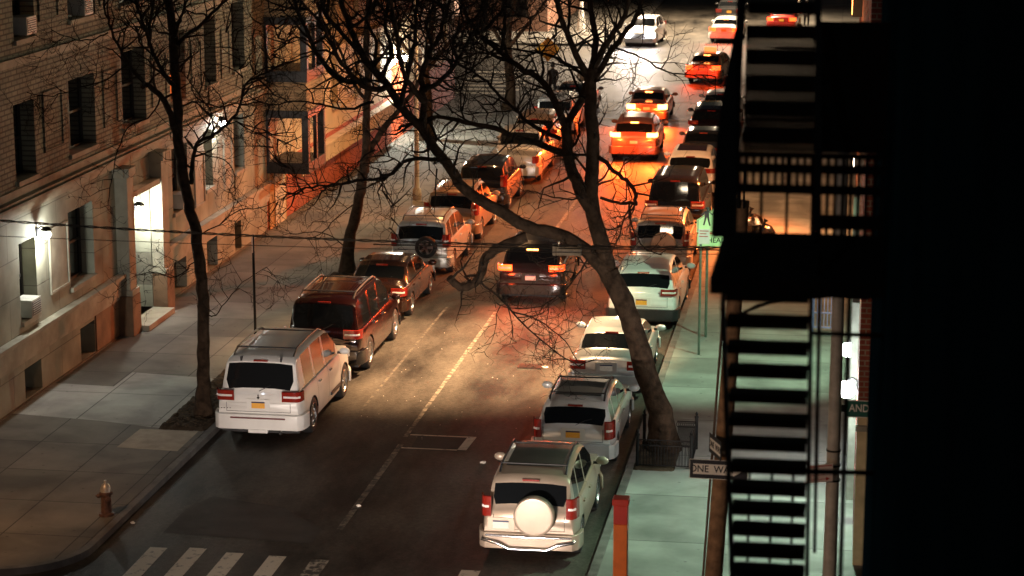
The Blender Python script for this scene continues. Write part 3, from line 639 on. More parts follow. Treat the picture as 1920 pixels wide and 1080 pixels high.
# silhouettes measured from the rear bumper (y = 0) to the nose
KINDS = {
 'large_suv': dict(L=5.15, W=1.95, belt=1.16, sil=[(0,.95),(.03,1.08),(.10,1.17),(.30,1.80),(.42,1.88),(.8,1.93),(2.0,1.95),(3.0,1.92),(3.3,1.86),(4.02,1.27),(4.3,1.22),(4.85,1.12),(5.05,1.0),(5.15,.82)],
                   rw=(.12,.29), ws=(3.36,3.98), win=[(.75,1.55),(1.68,2.58),(2.70,3.72)], ax=(1.12,4.22), wr=.41, tum=.20, seams=(1.62,2.64,3.80), tl=(.98,1.22), boxy=1),
 'small_suv': dict(L=4.45, W=1.80, belt=1.04, sil=[(0,.86),(.03,1.0),(.10,1.07),(.30,1.52),(.42,1.60),(.9,1.67),(1.8,1.70),(2.4,1.67),(2.65,1.61),(3.38,1.12),(3.7,1.06),(4.2,.96),(4.37,.84),(4.45,.68)],
                   rw=(.12,.28), ws=(2.70,3.34), win=[(.52,1.02),(1.12,1.90),(2.0,3.05)], ax=(.86,3.5), wr=.35, tum=.24, seams=(1.08,1.95,3.12), tl=(.90,1.30), boxy=.6),
 'wagon': dict(L=4.5, W=1.72, belt=.93, sil=[(0,.74),(.03,.88),(.12,.96),(.42,1.32),(.55,1.39),(1.0,1.44),(1.9,1.46),(2.5,1.43),(2.75,1.37),(3.5,.98),(3.8,.93),(4.25,.84),(4.42,.72),(4.5,.58)],
                   rw=(.15,.40), ws=(2.80,3.46), win=[(.55,1.05),(1.12,1.95),(2.03,3.10)], ax=(.92,3.60), wr=.31, tum=.30, seams=(1.08,1.99,3.15), tl=(.72,1.12), boxy=.3),
 'sedan': dict(L=4.7, W=1.78, belt=.92, sil=[(0,.80),(.04,.95),(.12,1.0),(.62,1.05),(1.18,1.34),(1.45,1.42),(2.1,1.45),(2.6,1.42),(2.85,1.36),(3.62,.98),(3.95,.92),(4.45,.80),(4.62,.68),(4.7,.55)],
               rw=(.68,1.16), ws=(2.9,3.58), win=[(1.22,2.0),(2.08,3.20)], ax=(.98,3.72), wr=.32, tum=.36, seams=(1.2,2.04,3.25), tl=(.72,.95), boxy=.2),
 'crossover': dict(L=4.75, W=1.88, belt=1.06, sil=[(0,.86),(.03,1.0),(.14,1.12),(.52,1.48),(.65,1.54),(1.1,1.63),(1.9,1.68),(2.5,1.66),(2.8,1.58),(3.6,1.12),(3.9,1.06),(4.45,.94),(4.66,.80),(4.75,.62)],
               rw=(.18,.50), ws=(2.86,3.55), win=[(.75,1.15),(1.22,2.0),(2.1,3.2)], ax=(.95,3.77), wr=.38, tum=.34, seams=(1.18,2.05,3.28), tl=(.98,1.16), boxy=.2),
 'pickup': dict(L=5.4, W=1.95, belt=1.08, sil=[(0,.98),(.03,1.08),(.08,1.10),(1.85,1.10),(1.90,1.12),(2.02,1.72),(2.15,1.80),(3.0,1.84),(3.5,1.80),(3.75,1.72),(4.3,1.22),(4.55,1.14),(5.1,1.05),(5.32,.92),(5.4,.75)],
               rw=(1.92,2.01), ws=(3.78,4.26), win=[(2.2,2.85),(2.95,4.0)], ax=(1.15,4.45), wr=.39, tum=.22, seams=(2.16,2.9,4.1), tl=(.80,1.08), boxy=1),
}
def car_shape(K):
    L, Wd, sil, belt = K['L'], K['W'], K['sil'], K['belt']
    def hw(y):
        a = min(y/.42, 1); c = min((L-y)/.75, 1)
        return Wd/2*(1-.075*(1-a)**2-.17*(1-c)**2.2)
    def zb0(y):
        z = .30+.06*max(0, 1-y/.5)
        for ya in K['ax']:
            d = y-ya; r = K['wr']+.055
            if abs(d) < r: z = max(z, K['wr']-.02+sqrt(r*r-d*d))
        return z
    def top(y): return interp(sil, y)
    def bl(y): return min(belt, top(y)-.03)
    def ring(y):
        h = hw(y); z0 = zb0(y); b = bl(y); t = top(y); g = min(max((t-b-.04)/.25, 0), 1)
        out = []
        for k in range(5):
            q = k/4; z = lerp(z0, b-.05, q); s = (z-.25)/(b-.25)
            x = h*(1-.045*(1-min(s/.35, 1))**2-.05*max(0, (s-.55)/.45)**2)
            out.append((x, z))
        out.append((h*.948-.005, b))
        out.append((h*.948-.03*g-.015, b+.018))
        tz = lerp(b+.024, t-.07, g)
        xr_ = h*.94-K['tum']*max(t-b-.1, 0)/.62*.62
        out.append((lerp(h*.85, xr_-.02, g), tz))
        out.append((lerp(h*.72, xr_-.09, g), lerp(t-.012, t-.015, g)))
        out.append((lerp(h*.4, xr_*.5, g), t+.012))
        out.append((0, t+.02))
        return out
    return hw, top, bl, ring
def build_body(K, pm, t, roofm=None, glassm=None):
    hw, top, bl, ring = car_shape(K); L = K['L']; gm = glassm or GLASS
    ys = {0, L}
    y = .06
    while y < L: ys.add(round(y, 3)); y += .12
    for a, _ in K['sil']: ys.add(a)
    for a in (*K['rw'], *K['ws']): ys.add(a)
    for a, c in K['win']: ys |= {a, c}
    for s_ in K['seams']: ys |= {s_-.006, s_+.006}
    for ya in K['ax']:
        r = K['wr']+.055
        for k in range(13): ys.add(round(ya-r*cos(pi*k/12)*.9999, 4))
    ys = sorted(ys); ys = [ys[0]]+[b for a, b in zip(ys, ys[1:]) if b-a > .004]
    rings = [ring(y) for y in ys]; nr = len(rings[0])
    body = MB(); NV = 2*nr-1
    for y, r in zip(ys, rings):
        for x, z in r: body.v.append((x, y, z))
        for x, z in r[-2::-1]: body.v.append((-x, y, z))
    glass = {}
    def put(key, quad):
        g = glass.setdefault(key, MB()); o = len(g.v); g.v += [body.v[i] for i in quad]; g.f.append((o, o+1, o+2, o+3)); g.m.append(0)
    for i in range(len(ys)-1):
        ym = (ys[i]+ys[i+1])/2
        seam = any(abs(ym-s_) < .006 for s_ in K['seams'])
        for k in range(NV-1):
            kk = k if k < nr-1 else NV-2-k          # mirrored row number
            q = (i*NV+k, (i+1)*NV+k, (i+1)*NV+k+1, i*NV+k+1)
            side = 'r' if k < nr-1 else 'l'
            if kk == 6:
                w = [j for j, (a, c) in enumerate(K['win']) if a < ym < c]
                if w: put(('side', side, w[0]), q); continue
            if kk >= 8 and K['rw'][0] < ym < K['rw'][1]: put(('rear',), q); continue
            if kk >= 8 and K['ws'][0] < ym < K['ws'][1]: put(('front',), q); continue
            mi = 1 if (seam and kk <= 5) else 0
            body.f.append(q); body.m.append(mi)
    for base in (0, (len(ys)-1)*NV):               # tail and nose
        for k in range(nr-1):
            q = (base+k, base+k+1, base+NV-2-k, base+NV-1-k)
            if len(set(q)) == 4: body.f.append(q if base == 0 else q[::-1]); body.m.append(0)
            elif len(set(q)) == 3: body.f.append(tuple(dict.fromkeys(q))); body.m.append(0)
    # dark underside and wheel wells
    h = K['W']/2
    o = body.build('body', [pm, SEAM], t, smooth=38)
    un = MB().box((-h+.3,.25,.2),(h-.3,L-.25,.62)).box((-h+.09,.12,.25),(h-.09,K['ax'][0]-K['wr']-.06,.40)).box((-h+.09,K['ax'][0]+K['wr']+.06,.22),(h-.09,K['ax'][1]-K['wr']-.06,.40)).box((-h+.16,K['ax'][1]+K['wr']+.06,.25),(h-.16,L-.2,.4))
    un.build('underbody', BLACKP, t)
    names = {'rear': 'rear_window', 'front': 'windshield', 'side': 'side_window'}
    for key, g in glass.items():
        bm_ = g.build(names[key[0]], gm, t, smooth=60)
    return hw, top, bl, ring
def strip(path, z0, z1, th=.02, mi=0, b=None):
    """upright band following a plan path (x, y), thickness outward"""
    b = b or MB(); n = len(path); nrm = []
    for i in range(n):
        a = Vector(path[max(i-1, 0)]); c = Vector(path[min(i+1, n-1)]); d = (c-a).normalized(); nrm.append(Vector((d.y, -d.x)))
    vs = []
    for (x, y), q in zip(path, nrm):
        vs += [(x-q.x*.01, y-q.y*.01, z0), (x+q.x*th, y+q.y*th, z0+.012), (x+q.x*th, y+q.y*th, z1-.012), (x-q.x*.01, y-q.y*.01, z1)]
    fs = []
    for i in range(n-1):
        for k in range(4): fs.append((i*4+k, i*4+(k+1) % 4, (i+1)*4+(k+1) % 4, (i+1)*4+k))
    fs += [(0, 3, 2, 1), ((n-1)*4, (n-1)*4+1, (n-1)*4+2, (n-1)*4+3)]
    return b.add(vs, fs, mi)
_wheels = {}
def wheel(t, x, y, r, steer=0, style=0):
    side = 1 if x > 0 else -1; key = (round(r, 2), style, side)
    M = Matrix.Rotation(pi/2*side, 4, 'Y')
    if key not in _wheels:
        tw = .115
        ty = MB().lathe([(r*.62,-tw),(r*.9,-tw),(r*.98,-tw*.8),(r,-tw*.4),(r,tw*.4),(r*.98,tw*.8),(r*.9,tw),(r*.66,tw*.98)], 32, M)
        rim = MB().lathe([(r*.67,tw*.9),(r*.64,tw*.99),(r*.60,tw*.85),(r*.58,tw*.2)], 32, M, 0).disc(r*.6, tw*.25, 32, M, 1)
        ns = (5, 7, 10)[style % 3]
        for k in range(ns):
            Q = M @ Matrix.Rotation(2*pi*k/ns, 4, 'Z'); rim.box((r*.05,-r*.06,tw*.4),(r*.62,r*.06,tw*.8), 0, Q)
        rim.lathe([(r*.15,tw*.3),(r*.15,tw*.9),(r*.1,tw*.98),(.001,tw)], 16, M, 0)
        _wheels[key] = (ty, rim)
    ty, rim = _wheels[key]
    w = ty.build('wheel', RUBBER, t, smooth=50); w.location = (x, y, r); w.rotation_euler = (0, 0, steer)
    rm_ = rim.build('rim', [ALLOY, BLACKP], w, smooth=40)
PLATE_TXT = {}
def make_car(kind, loc, rz, pm, label, cat, group=None, name='parked_car', lit=0, spare=None, rails=False, plate='y', bumper=None, tailm=None,
             head=0, trim=None, hitch=False, step=False, detail=True, style=0, sunroof=False, lights=True, cover=None, taxi=False, chromebar=False):
    K = KINDS[kind]; t = empty(name, loc, rz, label, cat, group)
    hw, top, bl, ring = build_body(K, pm, t)
    L, r = K['L'], K['wr']; h0 = hw(0)
    for i, ya in enumerate(K['ax']):
        for s_ in (-1, 1): wheel(t, s_*(hw(ya)-.12), ya, r, 0, style)
    def plan(a, c, off=.0, s_=1):        # points along the rear corner from x=a on the tail round to y=c on the side
        pts = [(a, -off), (lerp(a, h0, .6), -off), (h0*.97, -off)]
        y = .05
        while y < c: pts.append((hw(y)*1.0+off, y)); y += .06
        pts.append((hw(c)+off, c)); return [(x*s_, y) for x, y in (pts if s_ > 0 else pts[::-1])]
    # bumpers
    bz0, bz1 = (.30, .62) if not K['boxy'] > .9 else (.34, .70)
    full = plan(0, .42, .03); lf = plan(0, .42, .03, -1)
    MB_ = strip(lf[:-1]+full[1:] if False else lf+full[1:], bz0, bz1, .05); MB_.build('rear_bumper', bumper or pm, t, smooth=50, bevel=.02)
    fb = []
    for s_ in (1, -1):
        pts = []; y = L-.5
        while y < L: pts.append(((hw(y)+.02)*s_, y)); y += .08
        pts.append((hw(L)*s_*.98, L+.03)); fb.append(pts if s_ > 0 else pts[::-1])
    strip(fb[0]+fb[1], .28, .56, .04).build('front_bumper', bumper or pm, t, smooth=50, bevel=.02)
    # tail lamps
    z0, z1 = K['tl']; tm = tailm or TAILR
    for s_ in (1, -1):
        w0 = h0*.60 if kind in ('large_suv', 'sedan', 'crossover') else h0*.84
        o = strip(plan(w0, .22, .012, s_), z0, z1, .022).build('tail_light', (BRAKEHOT if lit == 2 else TAILON) if lit else tm, t, smooth=50)
        if detail:
            zc = (z0+z1)/2
            pth = plan(w0+.04, .03, .036, s_)
            strip(pth, zc-.03, zc+.03, .006).build('reversing_lamp', TAILW if lit != 2 else BRAKEHOT, o, smooth=50)
        # head lamps
        pts = []; y = L-.30
        while y < L: pts.append(((hw(y)+.006)*s_, y)); y += .06
        pts = pts[:-1]+[(hw(L-.06)*.97*s_, L-.05), (hw(L)*.58*s_, L-.035)]
        if s_ < 0: pts = pts[::-1]
        zt = top(L-.1)+.01; strip(pts, zt-.17, zt, .02).build('headlight', HEADON if head else TAILW, t, smooth=50)
    MB().box((-hw(L)*.55,L+.0,top(L)-.24),(hw(L)*.55,L+.03,top(L)-.06)).build('grille', BLACKP, t)
    # third brake lamp
    ytop = K['rw'][1]+.03
    MB().box((-.16,ytop-.05,top(ytop)-.0),(.16,ytop+.02,top(ytop)+.035)).build('third_brake_light', BRAKEHOT if lit else TAILR, t)
    # number plate
    pzz = {'large_suv': .90, 'small_suv': .80, 'wagon': .82, 'sedan': .78, 'crossover': .80, 'pickup': .60}[kind]; py = -.004
    if kind == 'small_suv' and spare: px = -.52; pzz = .62
    elif kind == 'pickup': px = 0; py = -.075
    else: px = 0
    if pzz < .72 and kind != 'pickup': pzz = .76
    if detail and kind != 'pickup': MB().box((px-.26,py-.012,pzz-.12),(px+.26,py,pzz+.13)).build('plate_recess', trim or pm, t, bevel=.01)
    pl = MB().box((px-.15,py-.022,pzz-.075),(px+.15,py-.013,pzz+.075)).build('number_plate', PLATEY if plate == 'y' else PLATEW, t)
    if detail: MB().box((px-.15,py-.025,pzz+.045),(px+.15,py-.0225,pzz+.074)).build('plate_band', PLATEB, pl)
    # mirrors
    ym = K['ws'][1]-.25
    for s_ in (1, -1):
        M = Matrix.Translation((s_*(hw(ym)+.12), ym, K['belt']+.10)) @ Matrix.Diagonal((.13, .07, .085, 1))
        MB().lathe([(.001,-1),(.5,-.87),(.87,-.5),(1,0),(.87,.5),(.5,.87),(.001,1)], 14, M).build('mirror', BLACKP if trim else pm, t, smooth=70)
        MB().box((min(s_*(hw(ym)-.06), s_*(hw(ym)+.1)),ym-.02,K['belt']+.03),(max(s_*(hw(ym)-.06), s_*(hw(ym)+.1)),ym+.03,K['belt']+.08)).build('mirror_arm', BLACKP, t)
    if detail:
        b = MB()
        for w in K['win'][-2:]:
            for s_ in (1, -1): b.box((min(s_*(hw(w[0])*.955),s_*(hw(w[0])+.018)),w[0]+.02,K['belt']-.14),(max(s_*(hw(w[0])*.955),s_*(hw(w[0])+.018)),w[0]+.20,K['belt']-.105))
        each(b, 'door_handle', CHROME if kind == 'large_suv' else pm, t, bevel=.008)
        # wiper and its shadow gap, hatch lines
        MB().tube([(0,K['rw'][0]-.03,bl(.1)+.05),(.22,K['rw'][0]+.02,bl(.1)+.16),(.38,K['rw'][0]+.05,bl(.1)+.20)], .008, 5).build('rear_wiper', BLACKP, t)
        if kind in ('large_suv', 'small_suv', 'wagon', 'crossover'):
            zb_ = .66 if kind != 'large_suv' else .74
            b = MB(); hw_ = h0*.80
            b.box((-hw_,-.006,zb_),(hw_,.02,zb_+.008))
            for s_ in (-1, 1): b.box((s_*hw_-.004,-.006,zb_),(s_*hw_+.004,.02,.94))
            b.build('hatch_seam', SEAM, t)
    if rails:
        y0, y1 = K['rw'][1]+.25, K['ws'][0]-.25; b = MB()
        for s_ in (1, -1):
            pts = []
            for k in range(9):
                y = lerp(y0, y1, k/8); xx = ring(y)[8][0]; z = top(y)+(.07 if 0 < k < 8 else -.01); pts.append((s_*(xx-.02), y, z))
            b.tube(pts, .022, 6)
        each(b, 'roof_rail', CHROME if rails == 'c' else BLACKP, t, smooth=50)
        b = MB()
        for f in (.12, .78): y = lerp(y0, y1, f); xx = ring(y)[8][0]; b.box((-xx,y-.03,top(y)+.06),(xx,y+.03,top(y)+.085))
        each(b, 'roof_crossbar', BLACKP, t, bevel=.008)
        if detail:
            b = MB()
            for k in range(0):
                for j in range(10):
                    ya, yb = lerp(y0, y1, j/10), lerp(y0, y1, (j+1)/10); b.add([(k*.24-.02,ya,top(ya)+.022),(k*.24+.02,ya,top(ya)+.022),(k*.24+.02,yb,top(yb)+.022),(k*.24-.02,yb,top(yb)+.022)], [(0,1,2,3)])
            b.build('roof_rib', BLACKP if rails == 'b' else pm, t)
    if cover is not None:      # dark glossy roof panel
        y0, y1 = cover; b = MB(); n = 10
        for j in range(n):
            ya, yb = lerp(y0, y1, j/n), lerp(y0, y1, (j+1)/n); xa, xb = ring(ya)[8][0]-.10, ring(yb)[8][0]-.10
            b.add([(-xa,ya,top(ya)+.024),(0,ya,top(ya)+.03),(xa,ya,top(ya)+.024),(xb,yb,top(yb)+.024),(0,yb,top(yb)+.03),(-xb,yb,top(yb)+.024)], [(0,1,4,5),(1,2,3,4)])
        b.build('sunroof' if sunroof else 'roof_panel', mat('roof_panel', (.05, .05, .045), .3, coat=.3, noise=.2) if not sunroof else mat('sunroof_glass', (.03, .01, .01), .1, noise=.1), t, smooth=60)
    if spare:                  # spare wheel on the hatch
        xc, zc, rr = {'cover': (.12, .98, .375), 'wheel': (.22, .93, .33)}[spare]
        M = Matrix.Translation((xc, -.02, zc)) @ Matrix.Rotation(pi/2, 4, 'X')
        if spare == 'cover':
            s1 = MB().lathe([(rr*.9,-.02),(rr,.0),(rr,.16)], 40, M).build('spare_wheel', RUBBER, t, smooth=40)
            MB().lathe([(rr+.004,.04),(rr+.006,.165),(rr*.985,.19),(rr*.95,.203),(rr*.90,.206),(rr*.885,.198),(rr*.5,.201),(.001,.202)], 48, M).build('wheel_cover', pm, s1, smooth=22)
        else:
            s1 = MB().lathe([(rr*.5,0),(rr*.95,0),(rr,.04),(rr,.17),(rr*.93,.21),(rr*.66,.2)], 32, M).build('spare_wheel', RUBBER, t, smooth=40)
            b = MB().disc(rr*.66, .10, 32, M, 1).lathe([(rr*.68,.19),(rr*.62,.2),(rr*.58,.12)], 32, M)
            for k in range(5): b.box((0,-.035,.12),(rr*.62,.035,.175), 0, M @ Matrix.Rotation(2*pi*k/5, 4, 'Z'))
            b.build('rim', [ALLOY, BLACKP], s1, smooth=40)
    if chromebar:
        b = MB(); hwid = h0+.02
        b.tube([(-hwid,.12,.52),(-hwid,-.13,.50),(-.55,-.17,.44),(-.35,-.17,.34),(.35,-.17,.34),(.55,-.17,.44),(hwid,-.13,.50),(hwid,.12,.52)], .032, 10)
        b.tube([(-hwid+.05,-.11,.57),(0,-.15,.57),(hwid-.05,-.11,.57)], .022, 8)
        b.build('bumper_bar', CHROME, t, smooth=60)
    if step:
        MB().box((-.62,-.105,.60),(.62,-.06,.635)).build('bumper_step', mat('maroon_trim', (.12,.03,.03), .5, noise=.2), t, bevel=.006)
        MB().box((-.22,-.11,.28),(.22,-.0,.36)).build('tow_cover', pm, t, bevel=.015)
        M = Matrix.Translation((.52, -.06, .30)) @ Matrix.Rotation(pi/2, 4, 'X')
        MB().lathe([(.028,-.1),(.028,.05),(.042,.05),(.042,-.1)], 16, M).build('exhaust_pipe', CHROME, t, smooth=40)
        MB().box((-.012,-.012,1.01),(.012,-.002,1.13)).box((-.03,-.012,1.05),(.03,-.003,1.08)).build('emblem', CHROME, t)
        b = MB()
        for k in range(5): b.box((-.92+k*.065,-.006,.80),(-.885+k*.065,0,.815))
        b.build('model_badge', CHROME, t)
        b = MB()
        for s_ in (1,): b.box((K['W']/2-.03,2.8,.42),(K['W']/2+.03,3.75,.50))
        b.build('running_board', BLACKP, t, bevel=.01)
        b = MB()
        for x in (-.45, .45): b.box((x-.02,.30,1.80),(x+.02,.38,1.90))
        each(b, 'hatch_hinge', BLACKP, t)
    if taxi:
        MB().box((-.32,1.9,top(1.9)+.03),(.32,2.12,top(1.9)+.26)).build('roof_sign', mat('taxi_sign', (.5,.1,.03), .4, emit=(1,.2,.05), es=.8, noise=.1), t, bevel=.04)
    # light thrown by lamps that are on
    if lit and lights:
        for s_ in (-1, 1):
            rc = (1, .06, .01) if lit == 1 else (1, .105, .014)
            l = lamp('SPOT', (0, 0, 0), (0, 70, 900)[lit], rc, size=.08, angle=128, blend=.8); l.parent = t; l.location = (s_*h0*.8, -.08, z0+.1); l.rotation_euler = (radians(-58), 0, 0)
            l = lamp('POINT', (0, 0, 0), (0, 9, 34)[lit], rc, size=.08); l.parent = t; l.location = (s_*h0*.7, -.5, z0)
    if head and lights:
        for s_ in (-1, 1):
            l = lamp('SPOT', (0, 0, 0), head, (1, .84, .74), size=.06, angle=34, blend=.6); l.parent = t; l.location = (s_*hw(L)*.8, L+.08, .68)
            l.rotation_euler = (radians(87.5), 0, 0)
    return t
WHITEP = paint('white', (.72, .70, .66), 0, .35); BEIGE = paint('champagne', (.43, .34, .26), .35, .38); GREYB = paint('warm_silver', (.46, .45, .41), .4, .33)
SILV = paint('silver', (.48, .48, .47), .5, .32); BLKP = paint('black', (.010, .010, .012), .1, .15); MAROON = paint('dark_maroon', (.012, .003, .003), .2, .15)
DKGREY = paint('dark_grey', (.05, .05, .05), .4, .25); ORNG = paint('taxi_orange', (.62, .16, .03), 0, .35); REDC = paint('red', (.35, .02, .015), .2, .3); BRONZE = paint('bronze', (.30, .2, .12), .5, .3)
GLOWP = paint('brake_glow', (.45, .16, .10), .3, .3)  # body colour carries the red glow of the brake lamps
LX, RX = -12.66, -5.62
LG, RG, MG = 'cars parked along the left kerb', 'cars parked along the right kerb', 'cars moving up the street'
make_car('large_suv', (LX, 45.75, 0), 0, WHITEP, 'large white SUV with red tail lamps and yellow plate, nearest car at the left kerb', 'suv', LG, rails='b', step=True, detail=True, style=1)
make_car('large_suv', (LX, 51.75, 0), 0, MAROON, 'long dark maroon SUV parked just ahead of the large white SUV', 'suv', LG, rails='b', plate='w', bumper=BLKP, style=2)
make_car('sedan', (-12.7, 57.9, 0), 0, paint('dark_brown', (.035,.015,.010), .3, .2), 'dark brown sedan wedged between the maroon SUV and the white SUV with the spare wheel', 'sedan', LG, plate='w')
make_car('small_suv', (-12.6, 64.0, 0), 0, GREYB, 'pale SUV carrying an uncovered alloy spare wheel on its rear door, left kerb', 'suv', LG, rails='c', spare='wheel', plate='w')
make_car('small_suv', (-12.65, 69.4, 0), 0, BRONZE, 'bronze SUV with roof rails between the pale spare-wheel SUV and the black SUV', 'suv', LG, rails='c', plate='w')
make_car('small_suv', (-12.6, 75.1, 0), 0, BLKP, 'glossy black SUV with a bright orange-lit side, left kerb below the thick branch', 'suv', LG, plate='w', detail=False)
make_car('pickup', (-12.4, 81.0, 0), 0, SILV, 'silver pickup truck with its cab window facing back, left kerb', 'pickup truck', LG, plate='w', detail=False)
make_car('crossover', (-12.55, 87.6, 0), 0, BEIGE, 'pale gold car with a wide dark rear window, left kerb beyond the silver pickup', 'car', LG, detail=False)
make_car('small_suv', (-12.5, 93.6, 0), 0, SILV, 'silver SUV seen between the forked stems of the right tree, left kerb', 'suv', LG, rails='c', plate='w', detail=False)
make_car('sedan', (-12.5, 99.2, 0), 0, DKGREY, 'dark grey car, last at the left kerb before the far crosswalk', 'sedan', LG, detail=False)
make_car('small_suv', (RX, 38.75, 0), 0, BEIGE, 'champagne SUV with a round covered spare wheel, nearest car at the right kerb', 'suv', RG, spare='cover', plate='w', chromebar=True, rails='b', cover=(.75, 2.3), style=0)
make_car('wagon', (-5.55, 44.75, 0), 0, paint('light_silver', (.62, .62, .58), .2, .33), 'silver-green station wagon with a yellow plate, second car at the right kerb', 'station wagon', RG, rails='b', cover=(.85, 2.4), style=1, trim=None)
make_car('sedan', (-5.5, 50.7, 0), 0, SILV, 'silver sedan partly hidden by the leaning tree trunk, right kerb', 'sedan', RG, plate='w')
make_car('crossover', (-5.35, 57.9, 0), radians(-.5), WHITEP, 'white crossover with yellow plate and black lower bumper, right kerb', 'crossover', RG, bumper=BLACKP, style=2)
make_car('small_suv', (-5.5, 65.2, 0), 0, BEIGE, 'champagne SUV with spare wheel beside the school crossing sign, right kerb', 'suv', RG, spare='cover', rails='c', plate='w')
make_car('large_suv', (-5.55, 71.3, 0), 0, BLKP, 'black SUV with a green plate behind the school crossing sign, right kerb', 'suv', RG, plate='w', detail=True)
make_car('crossover', (-5.6, 78.6, 0), 0, WHITEP, 'white car with a large dark sunroof, right kerb', 'car', RG, cover=(1.05, 2.4), sunroof=True, detail=False)
make_car('sedan', (-5.6, 85.0, 0), 0, DKGREY, 'dark grey car ahead of the white sunroof car, right kerb', 'car', RG, detail=False)
make_car('crossover', (-5.65, 91.2, 0), 0, MAROON, 'dark red car, second from the far end of the right kerb', 'car', RG, detail=False)
make_car('sedan', (-5.65, 97.2, 0), 0, SILV, 'pale car at the far end of the right kerb, mostly hidden by the fire escape', 'car', RG, detail=False)
make_car('crossover', (-8.75, 60.6, 0), radians(1.5), paint('gunmetal', (.035,.03,.03), .5, .18), 'dark car driving up mid-road under the overhanging branch, tail lamps lit', 'car', MG, 'driven_car', lit=1, plate='w', style=1)
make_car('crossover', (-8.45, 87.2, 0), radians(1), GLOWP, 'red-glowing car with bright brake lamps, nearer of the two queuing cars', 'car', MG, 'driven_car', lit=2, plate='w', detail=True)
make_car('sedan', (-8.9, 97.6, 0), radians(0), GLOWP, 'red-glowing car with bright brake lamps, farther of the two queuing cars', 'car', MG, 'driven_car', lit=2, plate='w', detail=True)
make_car('sedan', (-7.5, 113.3, 0), radians(-8), ORNG, 'orange taxi with a roof sign crossing the far intersection', 'taxi', MG, 'driven_car', lit=1, taxi=True, detail=True)
make_car('crossover', (-12.1, 135.4, 0), radians(176), WHITEP, 'white car with glaring headlamps facing the camera beyond the far intersection', 'car', MG, 'driven_car', head=1400, detail=False)
make_car('sedan', (-7.6, 133.8, 0), radians(-3), WHITEP, 'white sedan seen from behind beyond the far intersection', 'sedan', MG, 'driven_car', lit=1, detail=False)
make_car('sedan', (-4.6+.2, 141.0, 0), radians(-2), REDC, 'red car seen through the gap at the top of the fire escape', 'car', MG, 'driven_car', lit=1, detail=False, lights=False)
make_car('sedan', (-8.0, 146.5, 0), 0, DKGREY, 'dark car cut by the top edge, beyond the white sedan', 'car', MG, 'driven_car', detail=False)
# a car added unseen below the frame, so its headlamps light the rear ends
wc = make_car('sedan', (-7.5, 17.5, 0), radians(1.5), DKGREY, 'unseen grey sedan added at the near corner for the light of its headlamps', 'sedan', MG, 'driven_car', head=3000, detail=False)
